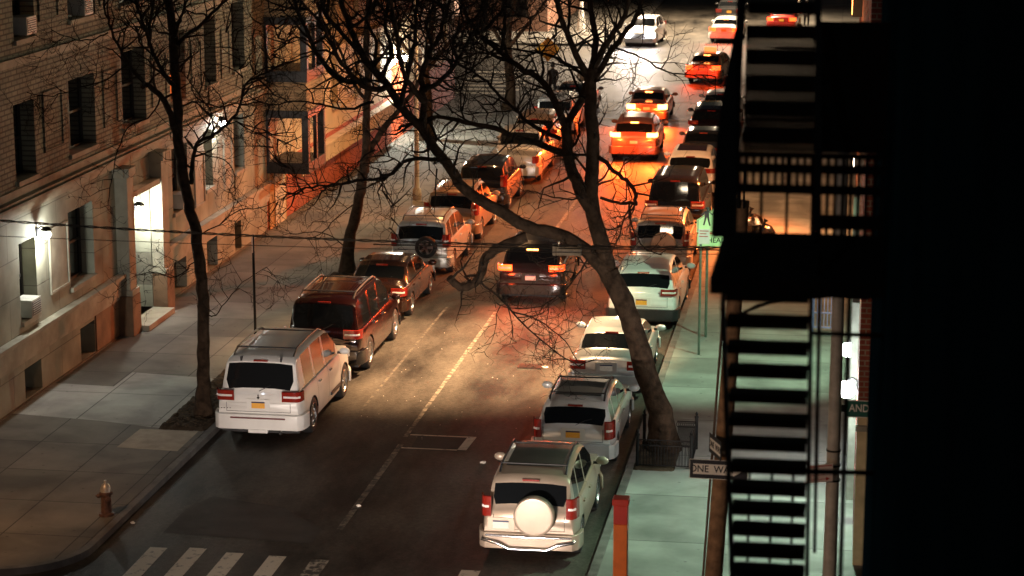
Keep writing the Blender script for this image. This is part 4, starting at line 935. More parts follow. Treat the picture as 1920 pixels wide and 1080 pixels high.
# ================================================================== TREES
def offs(pts, y0, dev=0):
    return pts
def tree(name, base, label, limbs, seed, l1, l2, l3, twig=1.0, group='leafless street trees', up=.15, big=.5):
    """limbs: list of (list of (px, py), Ystart, Yend, r0, r1); crown grows from them"""
    rr = random.Random(seed); t = empty(name, base, label=label, cat='tree', group=group)
    inv = -Vector(base); trunk = MB(); crown = MB()
    def smooth(P, R, k=4):
        out = []; ro = []
        n = len(P)
        for i in range(n-1):
            p0 = P[max(i-1, 0)]; p1 = P[i]; p2 = P[i+1]; p3 = P[min(i+2, n-1)]
            for j in range(k):
                u = j/k; a = 2*p1; b_ = (p2-p0); c = 2*p0-5*p1+4*p2-p3; d = -p0+3*p1-3*p2+p3
                out.append((a+b_*u+c*u*u+d*u*u*u)*.5); ro.append(lerp(R[i], R[i+1], u))
        out.append(P[-1]); ro.append(R[-1]); return out, ro
    def grow(p, d, length, r, level, seglen):
        n = max(3, int(length/seglen)); pts = [p]; rad = [r]; q = p.copy()
        for i in range(n):
            j = Vector((rr.gauss(0, 1), rr.gauss(0, 1), rr.gauss(0, 1)))*(.30 if level < 3 else .42)
            d = (d+j+Vector((0, 0, up*.35))).normalized(); q = q+d*(length/n); pts.append(q.copy()); rad.append(max(lerp(r, r*.25, (i+1)/n), .0028))
        crown.tube(pts, rad, 5 if level == 1 else 3, caps=False)
        return pts
    def spawn(pts, r, level, dens, lens, start=0.1):
        L = 0; acc = 0
        for i in range(1, len(pts)):
            s = (pts[i]-pts[i-1]).length; acc += s
            while acc > dens:
                acc -= dens*(.6+.8*rr.random())
                if i/len(pts) < start: continue
                dd = (pts[i]-pts[i-1]).normalized(); pr = Vector((rr.gauss(0, 1), rr.gauss(0, 1)*.9, rr.gauss(0, 1))); pr = (pr-dd*pr.dot(dd))
                if pr.length < .05: continue
                nd = (dd*.5+pr.normalized()*.95+Vector((0, 0, up))).normalized()
                ln = lens*(.45+.8*rr.random())
                if level == 1: c = grow(pts[i], nd, ln, min(r, .02+ln*.012), 1, .22); spawn(c, 0, 2, l2[0], l2[1], .12)
                elif level == 2: c = grow(pts[i], nd, ln, .0085, 2, .14); spawn(c, 0, 3, l3[0], l3[1], .1)
                else: grow(pts[i], nd, ln, .0042, 3, .09)
    for li, (P, ya, yb, r0, r1, tr) in enumerate(limbs):
        n = len(P); W3 = []
        for i, (px, py) in enumerate(P):
            W3.append(gy(px, py, lerp(ya, yb, i/(n-1))+ (rr.gauss(0, .08) if 0 < i < n-1 else 0)))
        RR = [lerp(r0, r1, (i/(n-1))**.8) for i in range(n)]
        pts, rad = smooth(W3, RR)
        pts = [p+Vector((rr.gauss(0, .012), rr.gauss(0, .012), rr.gauss(0, .012))) for p in pts]
        if tr == 1:
            z = pts[0].z
            rad = [r*(1+.75*math.exp(-(p.z-z)/.28)+.12*math.exp(-(p.z-z)/1.0)) for r, p in zip(rad, pts)]
            pts[0].z = -.05
            # knobbly bark surface
            o = len(trunk.v); trunk.tube(pts, rad, 16)
            for k in range(o, len(trunk.v)):
                v = Vector(trunk.v[k]); c = min(pts, key=lambda q: abs(q.z-v.z)); w = 1+rr.gauss(0, .045); trunk.v[k] = tuple(c+(v-c)*w) if abs(v.z-c.z) < .2 else tuple(v)
        else:
            (crown if r0 < .07 else trunk).tube(pts, rad, 10 if r0 > .06 else 6)
        if tr == 0 and r0 >= .04 and big:
            acc = 0
            for i in range(4, len(pts)-1):
                acc += (pts[i]-pts[i-1]).length
                if acc > big*(.7+.6*rr.random()):
                    acc = 0; dd = (pts[i]-pts[i-1]).normalized(); pr = Vector((rr.gauss(0, 1), rr.gauss(0, .8), rr.gauss(.6, .8)))
                    pr = (pr-dd*pr.dot(dd)).normalized(); c = grow(pts[i], (dd*.7+pr*.8).normalized(), rr.uniform(1.3, 2.6), min(rad[i]*.5, .024), 1, .2)
                    spawn(c, .02, 1, l1[0]*.9, l1[1]*.8, .1)
        if tr != 1: spawn(pts, r0*.5, 1, l1[0], l1[1], .08 if tr == 0 else .3)
    for b, nm in ((trunk, 'trunk'), (crown, 'crown')):
        b.v = [(v[0]+inv.x, v[1]+inv.y, v[2]+inv.z) for v in b.v]
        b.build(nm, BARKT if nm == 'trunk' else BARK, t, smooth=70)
    return t
tb = gz(1243, 842, .13)
Y0 = tb.y
RT = [
 ([(1243,842),(1236,770),(1212,700),(1192,630),(1168,565),(1140,510)], Y0, Y0, .25, .215, 1),
 ([(1140,510),(1127,450),(1112,400),(1108,350),(1112,290),(1110,230),(1106,175),(1112,130)], Y0, Y0+.2, .19, .12, 2),
 # low thick limb sweeping left
 ([(1150,525),(1100,470),(1050,440),(990,425),(930,392),(880,362),(845,318),(812,275),(790,240),(755,205),(730,165),(700,130),(672,90),(655,50),(640,0),(628,-60)], Y0, Y0-1.5, .165, .05, 2),
 ([(790,240),(795,190),(790,150),(800,110),(822,70),(838,20),(850,-50)], Y0-.8, Y0-.3, .085, .03, 0),
 ([(795,190),(770,160),(752,120),(745,70),(735,10),(730,-50)], Y0-.9, Y0-1.8, .07, .03, 0),
 ([(793,170),(830,150),(858,112),(880,75),(905,30),(920,-30)], Y0-.8, Y0+.6, .06, .025, 0),
 ([(730,165),(690,165),(650,130),(620,80),(600,40),(560,0)], Y0-1.3, Y0-2.3, .07, .025, 0),
 ([(700,130),(705,80),(690,40),(700,-20)], Y0-1.4, Y0-1, .05, .025, 0),
 ([(700,190),(650,205),(600,195),(550,190),(500,200)], Y0-1.2, Y0-2.5, .035, .012, 0),
 ([(845,300),(800,298),(762,300),(735,325),(700,335),(640,345),(585,350),(540,365)], Y0-.6, Y0-1.8, .055, .018, 0),
 ([(690,150),(640,150),(600,110),(575,60),(555,10),(545,-40)], Y0-1.4, Y0-2.4, .065, .03, 0),
 ([(672,95),(640,60),(612,25),(590,-30)], Y0-1.5, Y0-1.9, .05, .03, 0),
 ([(752,200),(765,130),(778,80),(780,30),(790,-40)], Y0-1.2, Y0-.9, .06, .035, 0),
 ([(715,150),(735,95),(722,50),(728,0),(720,-40)], Y0-1.4, Y0-1.1, .055, .03, 0),
 ([(812,90),(800,50),(812,10),(808,-40)], Y0-.7, Y0-.5, .04, .025, 0),
 ([(900,60),(935,30),(950,-10),(945,-50)], Y0+.5, Y0+.6, .05, .03, 0),
 ([(940,100),(945,60),(948,20),(946,-40)], Y0+.6, Y0+.5, .05, .035, 0),
 ([(860,115),(850,80),(868,40),(860,0)], Y0+.4, Y0+.2, .04, .02, 0),
 ([(655,55),(690,30),(705,0),(700,-40)], Y0-1.5, Y0-1.6, .04, .02, 0),
 # second stem
 ([(1118,410),(1085,350),(1066,300),(1062,232)], Y0, Y0+.4, .13, .115, 2),
 ([(1062,235),(1085,195),(1098,165),(1108,140)], Y0+.4, Y0+.6, .09, .08, 2),
 ([(1062,240),(1040,190),(1015,150),(975,128),(940,100),(900,65),(870,20),(860,-40)], Y0+.4, Y0+.8, .09, .035, 0),
 ([(1080,296),(1040,280),(980,262),(930,240),(885,232),(840,222),(800,222),(760,235)], Y0+.3, Y0-.4, .085, .03, 0),
 ([(1050,262),(1000,235),(965,205),(930,170),(895,140),(860,120),(830,105)], Y0+.4, Y0+1.4, .05, .02, 0),
 ([(970,205),(990,172),(1020,163)], Y0+.6, Y0+.9, .03, .012, 0),
 ([(1096,140),(1060,118),(1030,103),(1000,98),(960,92),(920,80)], Y0+.3, Y0+.9, .045, .015, 0),
 ([(1103,150),(1080,100),(1062,60),(1048,20),(1035,-40)], Y0+.2, Y0-.3, .08, .05, 0),
 ([(1108,130),(1118,80),(1112,40),(1104,0),(1100,-50)], Y0+.2, Y0+.4, .08, .05, 0),
 ([(1064,60),(1068,25),(1060,-30)], Y0, Y0+.3, .04, .025, 0),
 ([(1112,130),(1135,85),(1155,55),(1175,20),(1185,-40)], Y0+.2, Y0-.5, .075, .045, 0),
 ([(1115,150),(1145,95),(1172,62),(1195,25),(1210,-20)], Y0+.2, Y0+.8, .07, .045, 0),
 ([(1155,88),(1185,100),(1212,112),(1240,130),(1285,140),(1340,141)], Y0+.3, Y0+.2, .028, .012, 0),
 # loop on the right
 ([(1125,295),(1150,320),(1180,345),(1192,365),(1190,382)], Y0, Y0+.1, .05, .038, 0),
 ([(1125,372),(1155,380),(1188,380)], Y0, Y0+.1, .035, .035, 0),
 ([(1180,380),(1182,415),(1195,445),(1212,468),(1240,480)], Y0+.1, Y0, .022, .012, 0),
 ([(1090,374),(1050,372),(1015,362),(985,358)], Y0+.3, Y0+.5, .022, .01, 0),
 # hanging hook and low twigs
 ([(985,445),(940,462),(912,482),(903,510),(890,532),(862,538),(842,522)], Y0-.3, Y0-.8, .115, .085, 2),
 ([(895,530),(925,548),(960,585),(1000,625),(1050,665),(1090,690)], Y0-.6, Y0-.2, .03, .012, 0),
 ([(960,585),(1010,600),(1060,640),(1085,680)], Y0-.5, Y0-.2, .018, .01, 0),
 ([(1120,455),(1080,520),(1040,560),(985,580),(930,570)], Y0-.2, Y0-.8, .022, .01, 0),
]
tree('street_tree', (tb.x, tb.y, .13), 'large leafless tree leaning over the road from its iron-fenced pit', RT, 11, (.24, 1.1), (.16, .5), (.105, .23), up=.12, big=.85)
lb = gz(381, 782, .13); Y1 = lb.y
LT = [
 ([(381,782),(382,720),(382,640),(381,560),(374,490),(364,420),(352,370),(342,320),(337,280)], Y1, Y1, .145, .115, 1),
 ([(337,285),(333,230),(330,150),(327,90),(322,40),(312,-20),(305,-60)], Y1, Y1+.3, .12, .085, 2),
 ([(340,300),(320,215),(300,178),(276,160),(268,165)], Y1, Y1-.4, .08, .05, 2),
 ([(276,162),(240,120),(215,70),(202,38),(190,-10)], Y1-.4, Y1-1.0, .045, .02, 0),
 ([(330,165),(318,152),(298,122),(282,90),(272,52),(256,8),(245,-40)], Y1, Y1-.7, .06, .035, 0),
 ([(280,85),(280,50),(285,20),(294,-20)], Y1-.3, Y1-.6, .04, .025, 0),
 ([(328,70),(334,50),(342,25),(356,-10)], Y1, Y1+.3, .04, .025, 0),
 ([(332,85),(350,66),(378,45),(402,20),(425,0),(450,-30)], Y1, Y1+.6, .05, .025, 0),
 ([(360,345),(360,304),(371,268),(395,256),(425,232),(448,205),(460,160),(490,142),(530,120)], Y1, Y1+.3, .055, .018, 0),
 ([(300,180),(285,215),(240,240),(222,280),(212,320),(205,380)], Y1-.3, Y1-.8, .02, .01, 0),
 ([(240,120),(200,150),(150,165),(100,180),(50,175)], Y1-.5, Y1-1.2, .022, .01, 0),
 ([(202,60),(170,75),(130,70),(95,55)], Y1-.8, Y1-1.2, .02, .01, 0),
 ([(345,255),(370,285),(420,300),(440,330),(440,370)], Y1+.1, Y1+.5, .018, .01, 0),
 ([(335,200),(370,190),(410,200),(460,190),(520,170)], Y1, Y1+.6, .022, .012, 0),
 ([(378,500),(365,490),(330,520),(290,510),(265,515)], Y1, Y1-.3, .018, .008, 0),
 ([(391,590),(405,590),(430,560),(455,530),(500,500)], Y1, Y1+.3, .016, .007, 0),
 ([(376,440),(410,420),(450,395),(500,385),(550,360)], Y1, Y1+.4, .018, .008, 0),
]
tree('street_tree', (lb.x, lb.y, .13), 'tall leafless tree with a brown lit base in a dirt pit beside the white SUV', LT, 23, (.23, 1.0), (.15, .5), (.10, .24), up=.12)
mb = gz(650, 512, .13); Y2 = mb.y
MT = [
 ([(650,512),(654,460),(664,410),(676,360),(682,320),(684,300)], Y2, Y2, .17, .14, 1),
 ([(684,305),(687,260),(688,200),(690,150),(686,90),(690,20),(692,-40)], Y2, Y2+.2, .13, .08, 2),
 ([(684,305),(705,262),(725,232),(745,210),(775,170),(800,120),(815,60)], Y2, Y2+.5, .11, .05, 0),
 ([(688,190),(660,150),(640,100),(612,50),(590,0)], Y2, Y2-.8, .06, .03, 0),
 ([(688,140),(720,100),(748,50),(770,0)], Y2, Y2+.8, .05, .03, 0),
 ([(682,330),(640,345),(600,342),(560,350),(520,345)], Y2, Y2-.8, .03, .012, 0),
 ([(672,375),(630,410),(600,440),(575,450)], Y2, Y2-.5, .02, .01, 0),
 ([(682,330),(720,350),(740,395),(735,430)], Y2, Y2+.3, .02, .01, 0),
 ([(660,480),(625,445),(590,435),(550,440)], Y2, Y2-.4, .02, .01, 0),
]
tree('street_tree', (mb.x, mb.y, .13), 'dark leafless tree forking in a Y on the brown middle part of the left pavement', MT, 31, (.35, 1.3), (.22, .6), (.16, .3), up=.12)
for i, (bp, lab, fk) in enumerate((((955, 205), 'leafless tree near the far crosswalk, its straight trunk behind the long low branch', 0), ((800, 262), 'leafless tree beside the lit doorway, mostly lost among nearer branches', 1))):
    q = gz(*bp, .13); Yq = q.y; s_ = 4150/Yq/1.05
    def at(dx, dz): return (bp[0]+dx*s_, bp[1]-dz*s_)
    LL = [([at(0,0), at(.05,1.2), at(-.05,2.6)], Yq, Yq, .24, .19, 1),
          ([at(-.05,2.6), at(0,4), at(.3,5.5), at(.2,7), at(.5,8.5)], Yq, Yq+.5, .17, .05, 0),
          ([at(-.05,2.6), at(-.7,3.7), at(-1.5,4.8), at(-2,6.5)], Yq, Yq-.6, .12, .04, 0),
          ([at(0,3), at(.8,4), at(1.6,5.0), at(2.3,6.6)], Yq, Yq+.6, .11, .04, 0)]
    tree('street_tree', (q.x, q.y, .13), lab, LL, 50+i, (.42, 1.6), (.28, .8), (.3, .4))
# ================================================================== STREET FURNITURE
WOOD = mat('weathered_wood', (.26, .15, .075), .9, noise=.4, nscale=6, bump=.8, bscale=16)
GALV = mat('pale_pole', (.42, .37, .29), .55, noise=.2, nscale=6)
GREENP = mat('green_pole', (.07, .10, .07), .6, noise=.25, nscale=8)
# timber utility pole
top_ = gy(1392, 376, 34.4); low = gy(1338, 1080, 34.2); d = (low-top_); base = top_+d*((top_.z)/(-d.z)) if d.z else low
t = empty('utility_pole', base, label='leaning weathered timber utility pole behind the fire escape steps', cat='utility pole')
n = 14; P = [(top_-base)*(k/n) for k in range(n+1)]
MB().tube(P, [lerp(.155, .115, k/n) for k in range(n+1)], 14).build('pole', WOOD, t, smooth=50)
MB().tube([(p[0]-.17, p[1]-.04, p[2]) for p in P[:12]], .022, 6).build('conduit', mat('conduit', (.12,.08,.05), .6, noise=.2), t)
MB().tube([P[-1]+Vector((-.05,-.13,.25)), P[-1]+Vector((-.05,-.13,-.1))], .03, 8).tube([P[-1]+Vector((.03,-.13,.55)), P[-1]+Vector((.03,-.13,-.1))], .018, 6).build('cable_bracket', IRON, t)
SIGNK = mat('sign_black', (.012, .010, .009), .5, noise=.1); SIGNW = mat('sign_white', (.80, .74, .62), .5, noise=.06, nscale=6)
# ONE WAY sign
ys = 33.95; a = gy(1293, 860, ys); c = gy(1293, 896, ys); hgt = a.z-c.z; wdt = .93
t = empty('one_way_sign', (a.x, ys, c.z), rz=radians(-2), label='black and white ONE WAY arrow sign facing the camera on the timber pole', cat='sign')
MB().box((0,0,0),(wdt,.006,hgt)).build('panel', SIGNK, t)
b = MB(); f_ = .008
for q in ((0,wdt,0,f_),(0,wdt,hgt-f_,hgt),(0,f_,f_,hgt-f_),(wdt-f_,wdt,f_,hgt-f_)): b.box((q[0],-.002,q[2]),(q[1],0.0,q[3]))
b.build('edge_line', SIGNW, t)
b = MB(); z0, z1 = hgt*.23, hgt*.77; zm = hgt/2
b.add([(.06,-.003,z0),(.66,-.003,z0),(.66,-.003,z1),(.06,-.003,z1)], [(0,1,2,3)])
b.add([(.70,-.003,zm-.10),(.86,-.003,zm),(.70,-.003,zm+.10)], [(0,1,2)]); b.add([(.66,-.003,z0),(.70,-.003,z0),(.70,-.003,z1),(.66,-.003,z1)], [(0,1,2,3)])
b.build('arrow', SIGNW, t)
text('ONE  WAY', hgt*.50, Matrix.Translation((.365,-.005,zm)) @ FACE @ Matrix.Scale(.92, 4, (1,0,0)), SIGNK, t)
MB().box((.2,.006,hgt*.2),(.24,.09,hgt*.3)).build('bracket', IRON, t)
# second sign, seen nearly edge-on
p = gy(1341, 838, 34.0)
t = empty('one_way_sign', p, rz=radians(-68), label='narrow edge-on white sign clamped just above the ONE WAY sign', cat='sign')
MB().box((-.30,0,-.16),(.30,.006,.16)).build('panel', SIGNK, t)
MB().box((-.25,-.003,-.09),(.25,0,.09)).build('arrow', SIGNW, t)
text('ONE  WAY', .14, Matrix.Translation((0,-.005,0)) @ FACE @ Matrix.Scale(.8, 4, (1,0,0)), SIGNK, t)
# round steel lamp post with street name sign
p = gz(1552, 1180, .13); Yp = 35.0; xb = gy(1556, 1060, Yp).x; xt = gy(1577, 560, Yp).x
t = empty('lamp_post', (xb, Yp, .13), label='pale round steel post at the right corner, carrying the green street sign', cat='street lamp')
MB().lathe([(.19,0),(.19,.3),(.12,.4),(.115,.5),(.10,5),(.085,9.0)], 20).build('post', GALV, t, smooth=40)
MB().lathe([(.125,2.9),(.125,2.93)], 20).lathe([(.122,3.15),(.122,3.18)], 20).lathe([(.118,3.4),(.118,3.43)], 20).build('steel_band', IRON, t)
MB().tube([(0,0,8.9),(.05,-.6,9.3),(.1,-1.8,9.45),(.1,-2.1,9.4)], .04, 8).build('arm', GALV, t, smooth=60)
MB().box((-.05,-2.75,9.3),(.25,-2.1,9.44)).build('lamp_head', GALV, t, bevel=.05)
p = gy(1585, 782, 34.8)
SG = mat('sign_green', (.01, .10, .065), .5, noise=.1)
t = empty('street_name_sign', p, label='green street name blade reading ANDR, cut off by the black wall', cat='sign')
q = gy(1640, 752, 34.8); hh = q.z-p.z; MB().box((0,0,0),(.72,.012,hh)).build('blade', SG, t)
MB().box((0,-.002,hh-.012),(.72,0,hh)).box((0,-.002,0),(.72,0,.012)).build('edge_line', SIGNW, t)
text('ANDR', hh*.62, Matrix.Translation((.055,-.004,hh*.53)) @ FACE @ Matrix.Scale(.82, 4, (1,0,0)), SIGNW, t, align='LEFT')
MB().box((-.07,.0,hh*.3),(0,.02,hh*.7)).build('bracket', IRON, t)
p = gy(1536, 888, 34.7)
t = empty('parking_sign', p, rz=radians(25), label='small pale sign with red lettering and arrow, tilted between the steps and the steel post', cat='sign')
MB().box((-.22,0,-.15),(.24,.006,.15)).build('panel', mat('sign_pinkwhite', (.85,.66,.55), .5, noise=.08), t)
RL = mat('sign_red', (.55,.05,.03), .5, noise=.1)
b = MB().box((-.20,-.003,.115),(.22,0,.128)).box((-.15,-.003,-.102),(.12,0,-.094)); b.add([(.12,-.003,-.13),(.19,-.003,-.0975),(.12,-.003,-.065)], [(0,1,2)])
b.box((-.17,-.003,.03),(.17,0,.038)).box((-.17,-.003,-.03),(.10,0,-.024))
b.build('red_marks', RL, t)
# school crossing sign on its two posts
p1 = gz(1310, 665, .13); p2 = gz(1323, 632, .13)
FLG = mat('fluorescent_green', (.42, .62, .30), .5, noise=.08)
pw = .93; zt = gy(1341, 390, p2.y-.06).z; zc = gy(1341, 436, p2.y-.06).z; xm = gy(1340, 420, p2.y-.06).x
t = empty('school_crossing_sign', (p2.x, p2.y, .13), label='pale green five-sided school crossing sign with two walking figures on a green post', cat='sign')
zz = zt-.13; MB().tube([(0,0,-.1),(0,0,zz)], .035, 8).build('post', GREENP, t)
ox = xm-p2.x
def loc(px, py): g_ = gy(px, py, p2.y-.06); return (g_.x-p2.x, -.06, g_.z-.13)
x0, x1 = ox-pw/2, ox+pw/2; zc_ = zc-.13
pent = [(x0,zc_),(x1,zc_),(x1,zc_+(zz-zc_)*.5),(ox,zz),(x0,zc_+(zz-zc_)*.5)]
def plate(b, poly, y0, y1, mi=0):
    n = len(poly); b.add([(x,y0,z) for x,z in poly]+[(x,y1,z) for x,z in poly], [tuple(range(n)), tuple(range(2*n-1,n-1,-1))]+[(i,i+n,(i+1)%n+n,(i+1)%n) for i in range(n)], mi)
b = MB(); plate(b, pent, -.06, -.052); b.build('panel', FLG, t)
b = MB(); e = [((x-ox)*.95+ox, (z-(zc_+zz)/2)*.95+(zc_+zz)/2) for x, z in pent]; e2 = [((x-ox)*.91+ox, (z-(zc_+zz)/2)*.91+(zc_+zz)/2) for x, z in pent]
for i in range(5): j = (i+1) % 5; b.add([(e[i][0],-.063,e[i][1]),(e[j][0],-.063,e[j][1]),(e2[j][0],-.063,e2[j][1]),(e2[i][0],-.063,e2[i][1])], [(0,1,2,3)])
b.build('edge_line', SIGNK, t)
def figure(b, cx, cz, s, f=1):
    def P(x, z): return (cx+x*s*f, -.064, cz+z*s)
    n = 10; b.add([P(.0+.07*cos(2*pi*k/n), .43+.07*sin(2*pi*k/n)) for k in range(n)], [tuple(range(n))])
    for poly in ([(-.10,.32),(.09,.34),(.10,.02),(-.13,.02)], [(-.12,.02),(0,.04),(-.07,-.22),(-.13,-.42),(-.20,-.40),(-.15,-.2)], [(-.02,.03),(.10,.02),(.13,-.2),(.19,-.42),(.12,-.44),(.05,-.2)], [(-.10,.32),(-.06,.26),(-.20,.10),(-.30,.08),(-.30,.13)], [(.07,.33),(.11,.26),(.22,.12),(.32,.10),(.31,.15),(.22,.20)]):
        b.add([P(*q) for q in poly], [tuple(range(len(poly)))])
b = MB(); figure(b, ox-.20, zc_+.40, .52); figure(b, ox+.14, zc_+.42, .66); b.build('walking_figures', SIGNK, t)
za_, zb2 = zc_-.05, zc_-.05-.32
b = MB(); plate(b, [(x0+.02,zb2),(x1-.02,zb2),(x1-.02,za_),(x0+.02,za_)], -.06, -.052); b.build('plaque', FLG, t)
text('AHEAD', .19, Matrix.Translation((ox,-.063,(za_+zb2)/2)) @ FACE, SIGNK, t)
t = empty('sign_post', (p1.x, p1.y, .13), label='green post topped by a small grey sign, nearer than the school crossing sign', cat='sign')
zt1 = gy(1316, 432, p1.y).z; MB().tube([(0,0,-.1),(0,0,zt1-.13)], .032, 8).build('post', GREENP, t)
g1 = gy(1309, 456, p1.y-.05); g2 = gy(1331, 430, p1.y-.05)
MB().box((g1.x-p1.x,-.05,g1.z-.13-.02),(g2.x-p1.x,-.044,g2.z-.13)).build('panel', mat('grey_sign', (.45,.42,.38), .5, noise=.1), t)
b = MB(); w_ = g2.x-g1.x
for k, (u, v) in enumerate(((.1,.9),(.15,.7),(.1,.85))): zq = g2.z-.13-.06-k*.07; b.box((g1.x-p1.x+w_*u,-.052,zq),(g1.x-p1.x+w_*v,-.05,zq+.025))
b.build('printed_lines', mat('sign_brownred', (.3,.06,.04), .6, noise=.1), t)
# thin dark sign post on the left pavement
p = gz(479, 632, .13); t = empty('sign_post', p, label='thin dark sign post on the left pavement behind the white SUV', cat='sign')
zt = gy(477, 440, p.y).z; MB().tube([(0,0,-.1),(0,0,zt-.13)], .035, 8).build('post', IRON, t)
MB().box((-.004,-.15,zt-.6),(.004,.15,zt-.13)).build('panel', mat('sign_back', (.3,.3,.28), .5, noise=.1), t)
# street lamp on the left pavement
p = gz(782, 374, .13); t = empty('street_lamp', p, label='tall pale street lamp post on the left pavement among the branches', cat='street lamp')
MB().lathe([(.16,0),(.16,.35),(.09,.45),(.085,1),(.06,9.2)], 14).build('post', GALV, t, smooth=40)
MB().tube([(0,0,9.0),(.4,0,9.6),(1.4,0,9.85),(2.6,0,9.8)], .035, 8).build('arm', GALV, t, smooth=60)
hd = MB().lathe([(.02,.12),(.16,.08),(.2,0),(.16,-.03)], 14, Matrix.Translation((2.9,0,9.78)) @ Matrix.Diagonal((1.8,1,1,1))).build('lamp_head', GALV, t, smooth=60)
MB().lathe([(.16,-.03),(.12,-.09),(.001,-.12)], 14, Matrix.Translation((2.9,0,9.78)) @ Matrix.Diagonal((1.6,1,1,1))).build('lens', mat('lamp_lens', (1,.8,.5), .3, emit=(1,.7,.4), es=30, noise=.05), hd, smooth=60)
lamp('SPOT', (p.x+2.9, p.y, 9.65), 1500, (1, .50, .2), (p.x+3.5, p.y+1, 0), size=.15, angle=150, blend=.7)
# street lamp on the far corner with a pale flared base
p = gz(1090, 58, .13); t = empty('street_lamp', p, label='white post with a flared base on the far left corner', cat='street lamp')
MB().lathe([(.26,0),(.24,.6),(.17,1.2),(.11,1.4),(.10,5),(.07,9)], 14).build('post', mat('white_pole', (.7,.68,.62), .5, noise=.1), t, smooth=40)
MB().tube([(0,0,8.9),(.6,-.4,9.5),(2.6,-1.6,9.7)], .04, 8).build('arm', GALV, t, smooth=60)
hd = MB().box((2.4,-1.9,9.6),(3.1,-1.4,9.75)).build('lamp_head', GALV, t, bevel=.05)
lamp('SPOT', (p.x+2.8, p.y-1.7, 9.5), 9500, (1, .76, .52), (p.x+5, p.y-4, 0), size=.2, angle=158, blend=.9)
t = empty('street_lamp', (RK+1, 146, .13), label='unseen street lamp added on the right to brighten the road beyond the far intersection', cat='street lamp')  # lamp added to brighten the far end of the road
MB().lathe([(.16,0),(.16,.4),(.09,.5),(.06,9)], 12).build('post', GALV, t, smooth=40); MB().tube([(0,0,8.9),(-.8,0,9.5),(-3,0,9.7)], .04, 8).build('arm', GALV, t, smooth=60); MB().box((-3.6,-.15,9.6),(-2.9,.15,9.75)).build('lamp_head', GALV, t, bevel=.04)
lamp('SPOT', (RK-2.3, 146, 9.5), 6500, (1, .76, .50), (RK-4, 143, 0), size=.2, angle=150, blend=.9)
# warning sign, yellow diamond
p = gz(1027, 182, .13); t = empty('warning_sign', p, rz=radians(12), label='yellow diamond warning sign on the far left corner among the branches', cat='sign')
zc = gy(1024, 92, p.y).z-.13; MB().tube([(0,0,-.1),(0,0,zc+.3)], .03, 8).build('post', GREENP, t)
b = MB(); s_ = .60; plate(b, [(-s_,zc),(0,zc-s_),(s_,zc),(0,zc+s_)], -.05, -.04); b.build('panel', mat('sign_yellow', (.85,.42,.03), .5, noise=.08), t)
b = MB(); b.add([(-.06,-.053,zc-.3),(.06,-.053,zc-.3),(.06,-.053,zc+.1),(-.06,-.053,zc+.1)], [(0,1,2,3)]); b.add([(-.16,-.053,zc+.1),(.16,-.053,zc+.1),(0,-.053,zc+.34)], [(0,1,2)]); 
# orange post
p = gz(1166, 1232, 0); Yo = 33.2; a = gy(1152, 932, Yo); c = gy(1178, 932, Yo)
t = empty('orange_post', ((a.x+c.x)/2, Yo, 0.0), label='square orange-red post at the bottom edge, in front of the right kerb', cat='post')
OR = mat('orange_lower', (1.0, .22, .02), .45, noise=.1, nscale=5); RD = mat('red_upper', (.70, .05, .02), .45, noise=.1)  # post is orange below the split, red above it
w = (c.x-a.x)/2; zt = a.z; zmid = gy(1165, 980, Yo).z
MB().box((-w,-w,0),(w,w,zmid-.003)).build('shaft', OR, t, bevel=.008)
MB().box((-w-.001,-w-.001,zmid),(w+.001,w+.001,zt-.11)).build('red_section', RD, t, bevel=.006)
MB().box((-w-.02,-w-.02,zt-.105),(w+.02,w+.02,zt)).build('cap', RD, t, bevel=.012)
b = MB().box((w-.0,-w+.02,.3),(w+.012,-w+.05,zmid-.1)); b.build('side_rail', GALV, t)
# fire hydrant
p = gz(200, 966, .13); HY = mat('hydrant_brown', (.12, .06, .04), .6, noise=.35, nscale=18, bump=.4); HS = mat('hydrant_silver', (.55, .5, .42), .4, .5, noise=.2, nscale=20)
t = empty('fire_hydrant', p, label='small rust-brown fire hydrant with a pale cap on the left pavement corner', cat='fire hydrant')
b = MB().lathe([(.15,0),(.15,.05),(.105,.06),(.10,.42),(.135,.43),(.135,.48),(.11,.49)], 20); b.build('barrel', HY, t, smooth=40)
MB().lathe([(.11,.49),(.10,.56),(.07,.63),(.03,.66),(.028,.72),(.001,.72)], 20).build('bonnet', HS, t, smooth=40)
for a_, rr_, zz_ in ((-60, .07, .36), (80, .045, .40), (190, .045, .40)):
    M = Matrix.Rotation(radians(a_), 4, 'Z') @ Matrix.Translation((.09,0,zz_)) @ Matrix.Rotation(pi/2, 4, 'Y')
    MB().lathe([(rr_*.8,0),(rr_*.8,.03),(rr_,.03),(rr_,.08),(rr_*.4,.085),(rr_*.35,.11),(.001,.11)], 12, M).build('nozzle_cap', HY, t, smooth=40)
